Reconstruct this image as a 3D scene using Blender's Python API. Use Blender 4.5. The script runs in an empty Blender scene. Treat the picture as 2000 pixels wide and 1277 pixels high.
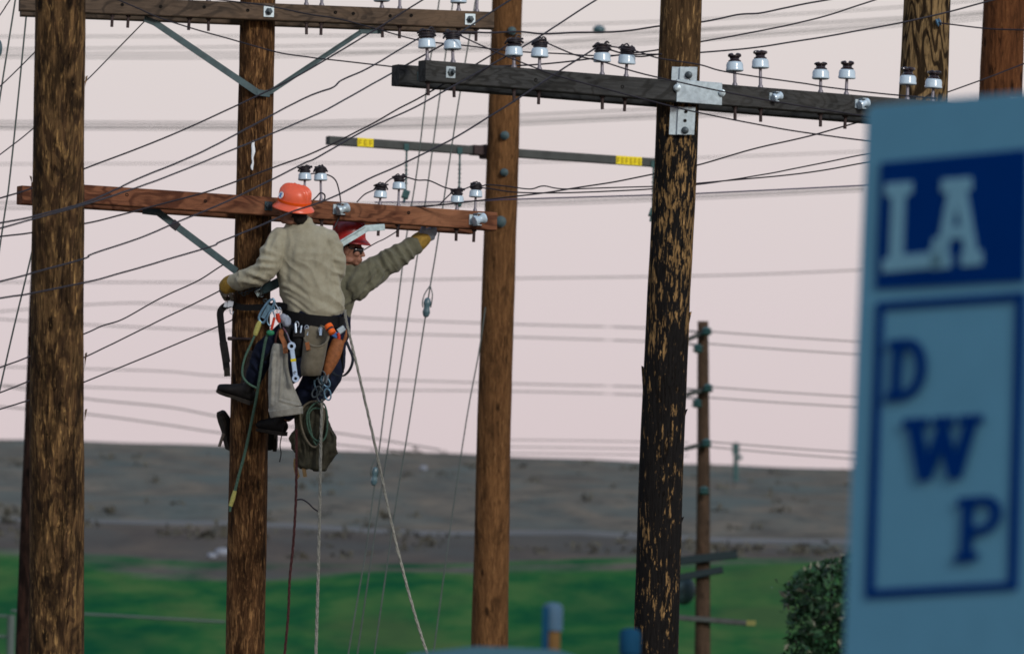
import bpy, bmesh, math, random
import numpy as np
from mathutils import Vector, Matrix, Quaternion, noise
from mathutils.geometry import tessellate_polygon

random.seed(7)
rng = np.random.default_rng(11)
SC = bpy.context.scene
COL = SC.collection

# ------------------------------------------------------------------ camera
F = 21280.0                      # focal length in photo pixels (2000 px wide)
PITCH = math.radians(4.36)
ROLL = math.radians(1.2)
CAM = Vector((0, 0, 1.6))
fwd = Vector((0, math.cos(PITCH), math.sin(PITCH)))
r0 = Vector((1, 0, 0)); u0 = r0.cross(fwd)
RGT = (r0 * math.cos(ROLL) + u0 * math.sin(ROLL)).normalized()
UPV = RGT.cross(fwd).normalized()
cam_d = bpy.data.cameras.new('camera'); cam = bpy.data.objects.new('camera', cam_d)
COL.objects.link(cam)
m = Matrix((RGT, UPV, -fwd)).transposed().to_4x4(); m.translation = CAM
cam.matrix_world = m
cam_d.sensor_fit = 'HORIZONTAL'; cam_d.sensor_width = 36.0
cam_d.lens = F * 36.0 / 2000.0
cam_d.clip_start = 0.5; cam_d.clip_end = 9000
cam_d.dof.use_dof = True; cam_d.dof.focus_distance = 78.8; cam_d.dof.aperture_fstop = 7.6
SC.camera = cam

# ------------------------------------------------------------------ sky, sun, exposure
SUN_EL = math.radians(24); SUN_AZ = math.radians(150)      # compass bearing of the sun, north = +Y
W = bpy.data.worlds.new('World'); SC.world = W; W.use_nodes = True
nt = W.node_tree; nt.nodes.clear()
out = nt.nodes.new('ShaderNodeOutputWorld')
sky = nt.nodes.new('ShaderNodeTexSky'); sky.sky_type = 'NISHITA'; sky.sun_disc = False
sky.sun_elevation = math.radians(3); sky.sun_rotation = SUN_AZ
sky.air_density = 1.0; sky.dust_density = 2.0; sky.ozone_density = 3.0
bg1 = nt.nodes.new('ShaderNodeBackground'); bg1.inputs[1].default_value = 0.06
nt.links.new(sky.outputs[0], bg1.inputs[0])
geo = nt.nodes.new('ShaderNodeTexCoord')
sep = nt.nodes.new('ShaderNodeSeparateXYZ'); nt.links.new(geo.outputs['Generated'], sep.inputs[0])
ramp = nt.nodes.new('ShaderNodeValToRGB'); cr = ramp.color_ramp
cr.elements[0].position = 0.0; cr.elements[0].color = (0.585, 0.475, 0.52, 1)
cr.elements[1].position = 1.0; cr.elements[1].color = (0.22, 0.33, 0.52, 1)
for p, c in ((0.050, (0.615, 0.495, 0.535, 1)), (0.08, (0.665, 0.555, 0.575, 1)), (0.11, (0.70, 0.61, 0.585, 1)), (0.40, (0.40, 0.46, 0.56, 1))):
    e = cr.elements.new(p); e.color = c
nt.links.new(sep.outputs['Z'], ramp.inputs[0])
bg2 = nt.nodes.new('ShaderNodeBackground'); bg2.inputs[1].default_value = 1.0
nt.links.new(ramp.outputs[0], bg2.inputs[0])
add = nt.nodes.new('ShaderNodeAddShader')
nt.links.new(bg1.outputs[0], add.inputs[0]); nt.links.new(bg2.outputs[0], add.inputs[1])
nt.links.new(add.outputs[0], out.inputs[0])

sd = bpy.data.lights.new('sun', 'SUN'); sun = bpy.data.objects.new('sun', sd); COL.objects.link(sun)
sd.energy = 2.3; sd.angle = math.radians(11); sd.color = (1.0, 0.96, 0.90)
sdir = Vector((math.sin(SUN_AZ) * math.cos(SUN_EL), math.cos(SUN_AZ) * math.cos(SUN_EL), math.sin(SUN_EL)))
sun.rotation_euler = sdir.to_track_quat('Z', 'Y').to_euler()
SC.view_settings.view_transform = 'Standard'; SC.view_settings.look = 'None'
SC.view_settings.gamma = 1; SC.view_settings.use_curve_mapping = False
SC.view_settings.exposure = 0.0
SC.cycles.use_denoising = True; SC.cycles.denoiser = 'OPENIMAGEDENOISE'
SC.cycles.max_bounces = 5; SC.cycles.transparent_max_bounces = 6
SC.cycles.filter_width = 1.7

# ------------------------------------------------------------------ placing helpers
def P(px, py, d):
    """point of the place seen at photo position (px, py) at d metres along the view"""
    return CAM + fwd * d + RGT * ((px - 1000.0) / F * d) + UPV * (-(py - 638.5) / F * d)
def ray(px, py):
    return (fwd + RGT * ((px - 1000.0) / F) + UPV * (-(py - 638.5) / F))
def PZ(px, py, z):
    r = ray(px, py); return CAM + r * ((z - CAM.z) / r.z)
def pxm(d): return F / d          # pixels per metre at depth d
VIEW = fwd.copy()

# ------------------------------------------------------------------ mesh building
class MB:
    def __init__(s): s.v = []; s.f = []; s.mi = []
    def add(s, vs, fs, mi=0):
        o = len(s.v); s.v.extend([tuple(p) for p in vs])
        for f in fs: s.f.append(tuple(i + o for i in f)); s.mi.append(mi)
        return s
    def box(s, c, sx, sy, sz, R=None, mi=0, bev=0.0):
        """box with chamfered long edges"""
        c = Vector(c); R = R or Matrix.Identity(3)
        hx, hy, hz = sx / 2, sy / 2, sz / 2
        if bev <= 0:
            pts = [(x, y, z) for x in (-hx, hx) for y in (-hy, hy) for z in (-hz, hz)]
            fs = [(0, 1, 3, 2), (4, 6, 7, 5), (0, 4, 5, 1), (2, 3, 7, 6), (0, 2, 6, 4), (1, 5, 7, 3)]
        else:
            prof = []
            for (a, b, q) in ((hy, hz, 0), (-hy, hz, 1), (-hy, -hz, 2), (hy, -hz, 3)):
                sa = 1 if a > 0 else -1; sb = 1 if b > 0 else -1
                p1 = (a, b - sb * bev); p2 = (a - sa * bev, b)
                prof += [p1, p2] if q in (0, 2) else [p2, p1]
            pts = []
            for x in (-hx, hx): pts += [(x, a, b) for a, b in prof]
            n = 8
            fs = [tuple(range(n))[::-1], tuple(range(n, 2 * n))] + [(i, (i + 1) % n, n + (i + 1) % n, n + i) for i in range(n)]
        s.add([c + R @ Vector(p) for p in pts], fs, mi); return s
    def lathe(s, prof, seg=20, M=None, mi=0, cap=True):
        """prof: list of (r, z) bottom to top, about local Z"""
        M = M or Matrix.Identity(4); vs = []; fs = []
        for r, z in prof:
            for k in range(seg):
                a = 2 * math.pi * k / seg; vs.append(M @ Vector((r * math.cos(a), r * math.sin(a), z)))
        for i in range(len(prof) - 1):
            for k in range(seg):
                k2 = (k + 1) % seg; fs.append((i * seg + k, i * seg + k2, (i + 1) * seg + k2, (i + 1) * seg + k))
        if cap:
            fs.append(tuple(range(seg))[::-1]); b = (len(prof) - 1) * seg; fs.append(tuple(range(b, b + seg)))
        s.add(vs, fs, mi); return s
    def tube(s, pts, r, seg=6, mi=0, ref=None):
        pts = [Vector(p) for p in pts]; n = len(pts)
        rr = r if hasattr(r, '__len__') else [r] * n
        vs = []; fs = []; ref = Vector(ref) if ref is not None else None; pa = None
        for i, p in enumerate(pts):
            t = (pts[min(i + 1, n - 1)] - pts[max(i - 1, 0)])
            t = t.normalized() if t.length > 1e-9 else Vector((0, 0, 1))
            if pa is None:
                q = ref or (Vector((0, 1, 0)) if abs(t.y) < 0.9 else Vector((0, 0, 1)))
                a = q - t * q.dot(t); a.normalize()
            else:
                a = pa - t * pa.dot(t)
                a = a.normalized() if a.length > 1e-6 else t.orthogonal().normalized()
            pa = a; b = t.cross(a)
            for k in range(seg):
                an = 2 * math.pi * k / seg; vs.append(p + (a * math.cos(an) + b * math.sin(an)) * rr[i])
        for i in range(n - 1):
            for k in range(seg):
                k2 = (k + 1) % seg; fs.append((i * seg + k, i * seg + k2, (i + 1) * seg + k2, (i + 1) * seg + k))
        fs.append(tuple(range(seg))[::-1]); b0 = (n - 1) * seg; fs.append(tuple(range(b0, b0 + seg)))
        s.add(vs, fs, mi); return s
    def ribbon(s, pts, w, th, wd=None, mi=0):
        """flat strap along pts: width w across wd direction, thickness th"""
        pts = [Vector(p) for p in pts]; n = len(pts); vs = []; fs = []
        for i, p in enumerate(pts):
            t = (pts[min(i + 1, n - 1)] - pts[max(i - 1, 0)]).normalized()
            q = Vector(wd) if wd is not None else VIEW
            a = (q - t * q.dot(t)).normalized(); b = t.cross(a)
            for (x, y) in ((-1, -1), (1, -1), (1, 1), (-1, 1)): vs.append(p + a * (x * w / 2) + b * (y * th / 2))
        for i in range(n - 1):
            for k in range(4):
                k2 = (k + 1) % 4; fs.append((i * 4 + k, i * 4 + k2, i * 4 + 4 + k2, i * 4 + 4 + k))
        fs.append((3, 2, 1, 0)); b0 = (n - 1) * 4; fs.append((b0, b0 + 1, b0 + 2, b0 + 3))
        s.add(vs, fs, mi); return s
    def loft(s, rings, seg=24, mi=0, sub=4, roundcap=True, ref=None):
        """rings: (Vector point, ra across the view, rb along the view); smooth path, rounded ends"""
        pts = [Vector(r[0]) for r in rings]; ra = [r[1] for r in rings]; rb = [r[2] for r in rings]
        P2, A, B = [], [], []
        n = len(pts)
        for i in range(n - 1):
            for j in range(sub):
                t = j / sub
                P2.append(cr3(pts, i, t)); A.append(cr1(ra, i, t)); B.append(cr1(rb, i, t))
        P2.append(pts[-1]); A.append(ra[-1]); B.append(rb[-1])
        if roundcap:
            def capend(p, q, a, b):
                d = (p - q).normalized(); h = min(a, b); o = []
                for an in (30, 60, 85):
                    c = math.cos(math.radians(an)); o.append((p + d * h * math.sin(math.radians(an)) * 0.8, a * c, b * c))
                return o
            e0 = capend(P2[0], P2[1], A[0], B[0])[::-1]; e1 = capend(P2[-1], P2[-2], A[-1], B[-1])
            P2 = [x[0] for x in e0] + P2 + [x[0] for x in e1]
            A = [x[1] for x in e0] + A + [x[1] for x in e1]; B = [x[2] for x in e0] + B + [x[2] for x in e1]
        vs = []; fs = []; N = len(P2); ref = Vector(ref) if ref is not None else VIEW
        for i in range(N):
            t = (P2[min(i + 1, N - 1)] - P2[max(i - 1, 0)]).normalized()
            b = ref - t * ref.dot(t)
            if b.length < 0.15: b = UPV - t * UPV.dot(t)
            b.normalize(); a = t.cross(b)
            for k in range(seg):
                an = 2 * math.pi * k / seg; vs.append(P2[i] + a * (A[i] * math.cos(an)) + b * (B[i] * math.sin(an)))
        for i in range(N - 1):
            for k in range(seg):
                k2 = (k + 1) % seg; fs.append((i * seg + k, i * seg + k2, (i + 1) * seg + k2, (i + 1) * seg + k))
        fs.append(tuple(range(seg))[::-1]); b0 = (N - 1) * seg; fs.append(tuple(range(b0, b0 + seg)))
        s.add(vs, fs, mi); return s
    def ell(s, c, rx, ry, rz, R=None, seg=20, rings=12, mi=0):
        c = Vector(c); R = R or Matrix.Identity(3); vs = []; fs = []
        for i in range(rings + 1):
            th = math.pi * (i + 0.02 * (i == 0) - 0.02 * (i == rings)) / rings
            for k in range(seg):
                a = 2 * math.pi * k / seg
                vs.append(c + R @ Vector((rx * math.sin(th) * math.cos(a), ry * math.sin(th) * math.sin(a), -rz * math.cos(th))))
        for i in range(rings):
            for k in range(seg):
                k2 = (k + 1) % seg; fs.append((i * seg + k, i * seg + k2, (i + 1) * seg + k2, (i + 1) * seg + k))
        fs.append(tuple(range(seg))[::-1]); b0 = rings * seg; fs.append(tuple(range(b0, b0 + seg)))
        s.add(vs, fs, mi); return s
    def prism(s, outer, holes, fn, mi=0):
        """polygon (2-D, with holes) extruded; fn(x, y, k) -> point, k = 0 back, 1 front"""
        loops = [outer] + list(holes)
        tri = tessellate_polygon([[Vector((x, y, 0)) for x, y in l] for l in loops])
        flat = [p for l in loops for p in l]; n = len(flat)
        vs = [fn(x, y, 0) for x, y in flat] + [fn(x, y, 1) for x, y in flat]
        fs = [tuple(t)[::-1] for t in tri] + [tuple(i + n for i in t) for t in tri]
        o = 0
        for l in loops:
            m_ = len(l)
            for i in range(m_): fs.append((o + i, o + (i + 1) % m_, n + o + (i + 1) % m_, n + o + i))
            o += m_
        s.add(vs, fs, mi); return s
    def mesh(s, name, mats, smooth=True, off=Vector((0, 0, 0)), recalc=True):
        me = bpy.data.meshes.new(name)
        me.from_pydata([(v[0] - off[0], v[1] - off[1], v[2] - off[2]) for v in s.v], [], s.f)
        for mt in (mats if isinstance(mats, (list, tuple)) else [mats]): me.materials.append(mt)
        me.polygons.foreach_set('material_index', s.mi)
        if recalc:
            bm = bmesh.new(); bm.from_mesh(me); bmesh.ops.recalc_face_normals(bm, faces=bm.faces); bm.to_mesh(me); bm.free()
        if smooth is not False:
            me.polygons.foreach_set('use_smooth', [True] * len(me.polygons))
            if smooth != 'all':
                me.set_sharp_from_angle(angle=math.radians(38))
        me.update(); return me

def cr1(a, i, t):
    n = len(a); p0 = a[max(i - 1, 0)]; p1 = a[i]; p2 = a[i + 1]; p3 = a[min(i + 2, n - 1)]
    return 0.5 * (2 * p1 + (p2 - p0) * t + (2 * p0 - 5 * p1 + 4 * p2 - p3) * t * t + (3 * p1 - p0 - 3 * p2 + p3) * t ** 3)
cr3 = cr1
def spline(pts, sub=6):
    pts = [Vector(p) for p in pts]; o = []
    for i in range(len(pts) - 1):
        for j in range(sub): o.append(cr3(pts, i, j / sub))
    o.append(pts[-1]); return o

ROOTLOC = {}
def thing(name, loc, label, cat, group=None):
    o = bpy.data.objects.new(name, None); COL.objects.link(o); o.location = loc
    o.empty_display_size = 0.2
    o['label'] = label; o['category'] = cat
    if group: o['group'] = group
    ROOTLOC[o.name] = Vector(loc); return o
def wloc(o):
    p = Vector((0, 0, 0))
    while o is not None: p = p + o.location; o = o.parent
    return p
def put(name, mb, mats, parent=None, smooth=True, loc=None, label=None, cat=None, group=None, kind=None, recalc=True):
    """link one mesh object; world-space geometry is stored about loc (or about its parent)"""
    base = wloc(parent) if parent else Vector((0, 0, 0))
    l = Vector(loc) if loc is not None else (base.copy() if parent else Vector((0, 0, 0)))
    me = mb.mesh(name, mats, smooth, l, recalc) if isinstance(mb, MB) else mb
    o = bpy.data.objects.new(name, me); COL.objects.link(o)
    if parent: o.parent = parent
    o.location = l - base
    if label: o['label'] = label
    if cat: o['category'] = cat
    if group: o['group'] = group
    if kind: o['kind'] = kind
    return o
def solo(name, mb, mats, label, cat, group=None, smooth=True, kind=None):
    c = np.array(mb.v); lo = c.min(0); hi = c.max(0)
    return put(name, mb, mats, None, smooth, loc=((lo[0] + hi[0]) / 2, (lo[1] + hi[1]) / 2, lo[2]), label=label, cat=cat, group=group, kind=kind)
def inst(name, me, parent, loc, rot=None):
    o = bpy.data.objects.new(name, me); COL.objects.link(o)
    base = Vector((0, 0, 0))
    if parent is not None: o.parent = parent; base = wloc(parent)
    o.location = Vector(loc) - base
    if rot is not None: o.rotation_euler = rot
    return o
def remesh(mb, voxel, smooth=2, fn=None, warp=None):
    """join the solids of mb into one continuous skin"""
    me = mb.mesh('tmp', [], False); o = bpy.data.objects.new('tmp', me); COL.objects.link(o)
    md = o.modifiers.new('r', 'REMESH'); md.mode = 'VOXEL'; md.voxel_size = voxel; md.use_smooth_shade = True
    if smooth:
        sm = o.modifiers.new('s', 'SMOOTH'); sm.factor = 0.5; sm.iterations = smooth
    dg = bpy.context.evaluated_depsgraph_get(); dg.update()
    r = bpy.data.meshes.new_from_object(o.evaluated_get(dg))
    bpy.data.objects.remove(o); bpy.data.meshes.remove(me)
    if fn is not None:
        n = len(r.vertices); co = np.empty(n * 3); r.vertices.foreach_get('co', co); co = co.reshape(-1, 3)
        no = np.empty(n * 3); r.vertices.foreach_get('normal', no); no = no.reshape(-1, 3)
        co = co + no * fn(co, no)[:, None]
        if warp is not None: co = warp(co)
        r.vertices.foreach_set('co', co.ravel())
    r.polygons.foreach_set('use_smooth', [True] * len(r.polygons)); r.update(); return r
def put_remesh(name, mb, voxel, mat, parent, smooth=2, fn=None, warp=None):
    r = remesh(mb, voxel, smooth, fn, warp); base = wloc(parent)
    r.transform(Matrix.Translation(-base)); r.materials.append(mat)
    o = bpy.data.objects.new(name, r); COL.objects.link(o); o.parent = parent; return o

# ------------------------------------------------------------------ materials
class N:
    """small node-tree writer"""
    def __init__(s, name):
        s.m = bpy.data.materials.new(name); s.m.use_nodes = True; s.t = s.m.node_tree
        s.b = s.t.nodes['Principled BSDF']
    def n(s, typ, **k):
        x = s.t.nodes.new(typ)
        for a, v in k.items(): setattr(x, a, v)
        return x
    def l(s, a, b): s.t.links.new(a, b)
    def coord(s, scale=(1, 1, 1), off=(0, 0, 0), kind='Object'):
        c = s.n('ShaderNodeTexCoord'); mp = s.n('ShaderNodeMapping')
        mp.inputs['Scale'].default_value = scale; mp.inputs['Location'].default_value = off
        s.l(c.outputs[kind], mp.inputs['Vector']); return mp.outputs[0]
    def noise(s, vec, scale=1, detail=4, rough=0.55, dist=0):
        x = s.n('ShaderNodeTexNoise'); x.inputs['Scale'].default_value = scale; x.inputs['Detail'].default_value = detail
        x.inputs['Roughness'].default_value = rough; x.inputs['Distortion'].default_value = dist
        s.l(vec, x.inputs['Vector']); return x.outputs['Fac']
    def ramp(s, fac, stops, interp='LINEAR'):
        x = s.n('ShaderNodeValToRGB'); r = x.color_ramp; r.interpolation = interp
        while len(r.elements) < len(stops): r.elements.new(0.5)
        for e, (p, c) in zip(r.elements, stops):
            e.position = p; e.color = (c, c, c, 1) if not hasattr(c, '__len__') else (*c[:3], 1)
        s.l(fac, x.inputs[0]); return x.outputs[0]
    def mix(s, fac, a, b, mode='MIX'):
        x = s.n('ShaderNodeMix', data_type='RGBA', blend_type=mode)
        for v, i in ((fac, 0), (a, 6), (b, 7)):
            if hasattr(v, 'is_output'): s.l(v, x.inputs[i])
            else: x.inputs[i].default_value = v if i == 0 else (*v[:3], 1)
        return x.outputs[2]
    def math(s, op, a, b=0.0):
        x = s.n('ShaderNodeMath', operation=op)
        for v, i in ((a, 0), (b, 1)):
            if hasattr(v, 'is_output'): s.l(v, x.inputs[i])
            else: x.inputs[i].default_value = v
        return x.outputs[0]
    def col(s, c):
        if hasattr(c, 'is_output'): s.l(c, s.b.inputs['Base Color'])
        else: s.b.inputs['Base Color'].default_value = (*c[:3], 1)
    def set(s, rough=None, metal=None, spec=None):
        if rough is not None: s.b.inputs['Roughness'].default_value = rough
        if metal is not None: s.b.inputs['Metallic'].default_value = metal
        if spec is not None: s.b.inputs['Specular IOR Level'].default_value = spec
    def bump(s, h, strength=0.4, dist=0.01):
        x = s.n('ShaderNodeBump'); x.inputs['Strength'].default_value = strength; x.inputs['Distance'].default_value = dist
        s.l(h, x.inputs['Height']); s.l(x.outputs[0], s.b.inputs['Normal'])

def m_plain(name, c, rough=0.6, metal=0.0, var=0.25, vs=40.0, spec=0.18, bump=0.0, bs=None):
    a = N(name); v = a.coord()
    n1 = a.noise(v, vs, 5, 0.6)
    dk = tuple(x * (1 - var) for x in c); lt = tuple(min(1, x * (1 + var)) for x in c)
    a.col(a.ramp(n1, [(0.3, dk), (0.7, lt)])); a.set(rough, metal, spec)
    if bump > 0: a.bump(a.noise(v, bs or vs * 3, 4, 0.6), 0.5, bump)
    return a.m

def m_pole(name, dark, mid, light, off=(0, 0, 0), flake=(0.56, 0.66), blot=(0.42, 0.6), tarz=None, waves=0.0, wk=1.0, tar=(0.0075, 0.0068, 0.0066), fibc=0.6, green=None):
    a = N(name)
    v = a.coord((1, 1, 0.06), off); vf = a.coord((1, 1, 0.17), off); vb = a.coord((1, 1, 0.36), off)
    fib = a.noise(v, 105, 6, 0.68, 0.3)
    fib2 = a.noise(v, 26, 5, 0.6, 0.6)
    fl = a.noise(vf, 58, 7, 0.60, 0.5); clus = a.noise(vb, 7.0, 4, 0.6)
    bl = a.noise(vb, 9.5, 7, 0.66, 0.5)
    spk = a.noise(vb, 60, 4, 0.6)
    c = a.mix(a.ramp(fib2, [(0.32, 0), (0.68, 1)]), dark, mid)
    if waves > 0:
        vw = a.coord((1, 1, 0.28), off); w0 = a.noise(vw, 4.6, 2, 0.45, 0.5)
        w = a.math('SINE', a.math('MULTIPLY', w0, waves))
        c = a.mix(a.ramp(w, [(0.35, 0.0), (0.75, 0.85 * wk)]), c, tuple(x * 0.35 for x in dark))
        c = a.mix(a.ramp(w, [(0.0, 0.55 * wk), (0.3, 0.0)]), c, light)
    c = a.mix(a.ramp(fib, [(0.38, fibc), (0.55, 0)]), c, tuple(x * 0.45 for x in dark))
    flk = a.ramp(a.math('ADD', fl, a.math('MULTIPLY', a.math('SUBTRACT', clus, 0.5), 0.22)), [(flake[0], 0), (flake[1], 1)])
    flk = a.math('MULTIPLY', flk, a.ramp(fib, [(0.36, 0.25), (0.56, 1)]))
    lt2 = a.mix(a.ramp(spk, [(0.35, 0), (0.65, 1)]), light, tuple(x * 0.62 for x in light))
    bm_ = a.ramp(bl, [(blot[0], 1), (blot[1], 0)])
    c = a.mix(a.math('MULTIPLY', bm_, 0.78), c, tuple(x * 0.28 for x in dark))
    vo = a.n('ShaderNodeTexVoronoi'); vo.inputs['Scale'].default_value = 5.5; a.l(a.coord((1, 1, 0.42), off), vo.inputs['Vector'])
    kd = a.math('ADD', vo.outputs['Distance'], a.math('MULTIPLY', a.noise(vb, 22, 4, 0.6), 0.22))
    c = a.mix(a.ramp(kd, [(0.20, 0.92), (0.27, 0)]), c, tuple(x * 0.2 for x in dark))
    flk2 = a.math('MULTIPLY', flk, a.math('SUBTRACT', 1.0, a.math('MULTIPLY', bm_, 0.7)))
    c = a.mix(flk2, c, lt2)
    if green: c = a.mix(a.math('MULTIPLY', a.ramp(a.noise(vb, 3.1, 3, 0.5), [(0.45, 0), (0.7, 0.6)]), 1.0), c, green)
    if tarz is not None:
        z = a.n('ShaderNodeSeparateXYZ'); a.l(a.coord((1, 1, 1)), z.inputs[0])
        zz = a.math('ADD', z.outputs['Z'], a.math('MULTIPLY', a.noise(vf, 12, 5, 0.6), 1.1))
        msk = a.ramp(a.math('SUBTRACT', zz, tarz - 0.5), [(0.42, 1), (0.75, 0)])
        f2 = a.noise(a.coord((1, 1, 0.20), off), 44, 8, 0.66, 0.4)
        more = a.ramp(a.math('MULTIPLY', a.math('SUBTRACT', z.outputs['Z'], 6.3), 0.5), [(0.15, 0.0), (0.75, 0.075)])
        f2 = a.math('ADD', f2, a.math('MULTIPLY', a.math('SUBTRACT', a.noise(a.coord((1, 1, 0.30), off), 8.5, 3, 0.55), 0.5), 0.40))
        chip = a.ramp(a.math('ADD', f2, more), [(0.590, 0), (0.625, 1)])
        chip = a.math('MULTIPLY', chip, a.ramp(a.noise(vf, 95, 5, 0.6), [(0.34, 0.0), (0.52, 1)]))
        tc = a.mix(chip, a.mix(a.ramp(fib, [(0.3, 0), (0.7, 1)]), tuple(x * 0.6 for x in tar), tuple(x * 1.9 for x in tar)), a.mix(a.ramp(a.noise(vf, 26, 5, 0.65), [(0.40, 0.80), (0.60, 0)]), lt2, tuple(x * 0.38 for x in light)))
        c = a.mix(msk, c, tc)
    ck = a.math('ABSOLUTE', a.math('SUBTRACT', a.noise(a.coord((1, 1, 0.028), off), 30, 3, 0.5, 0.25), 0.5))
    ckm = a.math('MULTIPLY', a.ramp(ck, [(0.0, 1), (0.016, 0)]), a.ramp(a.noise(vb, 4.0, 3, 0.5), [(0.46, 0), (0.56, 0.9)]))
    c = a.mix(ckm, c, tuple(x * 0.16 for x in dark))
    a.col(c); a.set(0.85, 0, 0.08)
    h = a.math('ADD', a.math('SUBTRACT', a.math('MULTIPLY', fib, 0.5), ckm), a.math('ADD', a.math('MULTIPLY', fl, 0.9), a.math('MULTIPLY', fib2, 0.5)))
    a.bump(h, 0.75, 0.018); return a.m

def m_beam(name, dark, mid, light, grain=1.0, rough=0.75):
    """sawn beam, grain along local X"""
    a = N(name); v = a.coord((0.10, 1, 1)); vk = a.coord((0.35, 1, 1))
    w0 = a.noise(vk, 5.0, 3, 0.5, 0.6)
    w = a.math('SINE', a.math('MULTIPLY', w0, 62.0 * grain))
    f = a.noise(v, 90, 6, 0.65); b = a.noise(vk, 3.2, 5, 0.6)
    c = a.mix(a.ramp(w, [(0.0, 0), (0.9, 1)]), mid, dark)
    c = a.mix(a.ramp(f, [(0.35, 0.55), (0.6, 0)]), c, tuple(x * 0.5 for x in dark))
    c = a.mix(a.ramp(b, [(0.50, 0), (0.72, 0.75)]), c, light)
    c = a.mix(a.ramp(b, [(0.28, 0.8), (0.42, 0)]), c, tuple(x * 0.4 for x in dark))
    a.col(c); a.set(rough, 0, 0.1); a.bump(a.math('ADD', f, a.math('MULTIPLY', w, 0.12)), 0.5, 0.006); return a.m

def m_cloth(name, c, c2, weave=900, rough=0.9, var=18, bs=0.28):
    a = N(name); v = a.coord()
    n1 = a.noise(v, var, 5, 0.6); n2 = a.noise(v, weave * 0.3, 3, 0.6); n3 = a.noise(v, 45, 4, 0.6, 1.0)
    k = a.mix(a.ramp(n1, [(0.3, 0), (0.7, 1)]), c, c2)
    k = a.mix(a.ramp(n2, [(0.3, 0.12), (0.6, 0)]), k, tuple(x * 0.6 for x in c))
    a.col(k); a.set(rough, 0, 0.15)
    a.b.inputs['Sheen Weight'].default_value = 0.12 if c[0] > 0.05 else 0.0
    a.bump(a.math('ADD', a.math('MULTIPLY', n3, 1.0), a.math('MULTIPLY', n2, 0.03)), bs, 0.014); return a.m
# ------------------------------------------------------------------ material set
M = {}
M['pole_flaky'] = m_pole('pole_flaky', (0.032, 0.019, 0.011), (0.128, 0.069, 0.031), (0.46, 0.275, 0.105), (3, 1, 7), (0.555, 0.66), (0.40, 0.55), waves=62.0, wk=0.24)
M['pole_climb'] = m_pole('pole_climb', (0.054, 0.026, 0.012), (0.158, 0.078, 0.032), (0.42, 0.225, 0.090), (8, 4, 2), (0.52, 0.67), (0.39, 0.52), fibc=0.9)
M['pole_plain'] = m_pole('pole_plain', (0.0869, 0.0414, 0.0166), (0.1946, 0.0952, 0.0373), (0.34, 0.18, 0.075), (5, 9, 1), (0.58, 0.75), (0.30, 0.50))
M['pole_red'] = m_pole('pole_red', (0.0752, 0.0285, 0.0119), (0.1505, 0.0594, 0.0222), (0.30, 0.135, 0.05), (1, 9, 4), (0.60, 0.75), (0.34, 0.48))
M['pole_tar'] = m_pole('pole_tar', (0.048, 0.028, 0.014), (0.135, 0.078, 0.034), (0.42, 0.255, 0.105), (2, 6, 3), (0.55, 0.66), (0.36, 0.50), tarz=9.35)
M['pole_wavy'] = m_pole('pole_wavy', (0.0475, 0.0301, 0.0158), (0.1346, 0.0832, 0.0381), (0.36, 0.24, 0.11), (6, 2, 9), (0.60, 0.72), (0.34, 0.50), waves=70.0)
M['pole_far'] = m_pole('pole_far', (0.0432, 0.0302, 0.0216), (0.0936, 0.0576, 0.0374), (0.18, 0.11, 0.07), (4, 4, 4), (0.6, 0.8), (0.3, 0.45))
M['pole_dark'] = m_pole('pole_dark', (0.0216, 0.0130, 0.0101), (0.0540, 0.0259, 0.0173), (0.12, 0.06, 0.035), (9, 3, 5), (0.6, 0.8), (0.4, 0.55))
M['beam_grey'] = m_beam('beam_grey', (0.050, 0.037, 0.028), (0.098, 0.070, 0.050), (0.14, 0.092, 0.058))
M['beam_red'] = m_beam('beam_red', (0.078, 0.028, 0.015), (0.180, 0.072, 0.037), (0.285, 0.130, 0.068), 0.8)
M['beam_dark'] = m_beam('beam_dark', (0.026, 0.026, 0.025), (0.047, 0.048, 0.048), (0.062, 0.060, 0.056))
M['beam_far'] = m_plain('beam_far', (0.055, 0.060, 0.058), 0.7, 0, 0.2, 8)
M['galv'] = m_plain('galv', (0.42, 0.50, 0.54), 0.42, 0.35, 0.22, 30, 0.5)
M['brace_shaded'] = m_plain('brace_shaded', (0.034, 0.064, 0.072), 0.6, 0.1, 0.35, 14, 0.4)  # galvanised steel darkened in the colour, as it looks in shade
M['brace_lit'] = m_plain('brace_lit', (0.33, 0.42, 0.44), 0.5, 0.2, 0.3, 22, 0.4)  # same steel made pale for the brace that catches the light
M['bolt'] = m_plain('bolt', (0.06, 0.075, 0.085), 0.5, 0.5, 0.3, 60)
M['rust'] = m_plain('rust', (0.05, 0.035, 0.035), 0.7, 0.2, 0.3, 60)
M['porcelain'] = m_plain('porcelain', (0.46, 0.57, 0.66), 0.2, 0, 0.08, 25, 0.5)
M['glaze'] = m_plain('glaze', (0.022, 0.014, 0.017), 0.22, 0, 0.2, 10, 0.5)
M['wire'] = m_plain('wire', (0.018, 0.015, 0.02), 0.55, 0, 0.3, 6, 0.3)
M['wire_grey'] = m_plain('wire_grey', (0.10, 0.105, 0.115), 0.55, 0, 0.3, 6, 0.3)
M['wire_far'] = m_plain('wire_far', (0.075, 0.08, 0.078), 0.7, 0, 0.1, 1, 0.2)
M['wire_blue'] = m_plain('wire_blue', (0.06, 0.055, 0.10), 0.6, 0, 0.1, 1, 0.2)
M['guy'] = m_plain('guy', (0.085, 0.105, 0.10), 0.5, 0.4, 0.2, 8, 0.3)
M['guy_ins'] = m_plain('guy_ins', (0.055, 0.105, 0.125), 0.35, 0, 0.4, 14, 0.5)
M['yellow'] = m_plain('yellow', (0.72, 0.58, 0.015), 0.5, 0, 0.06, 20)
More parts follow.
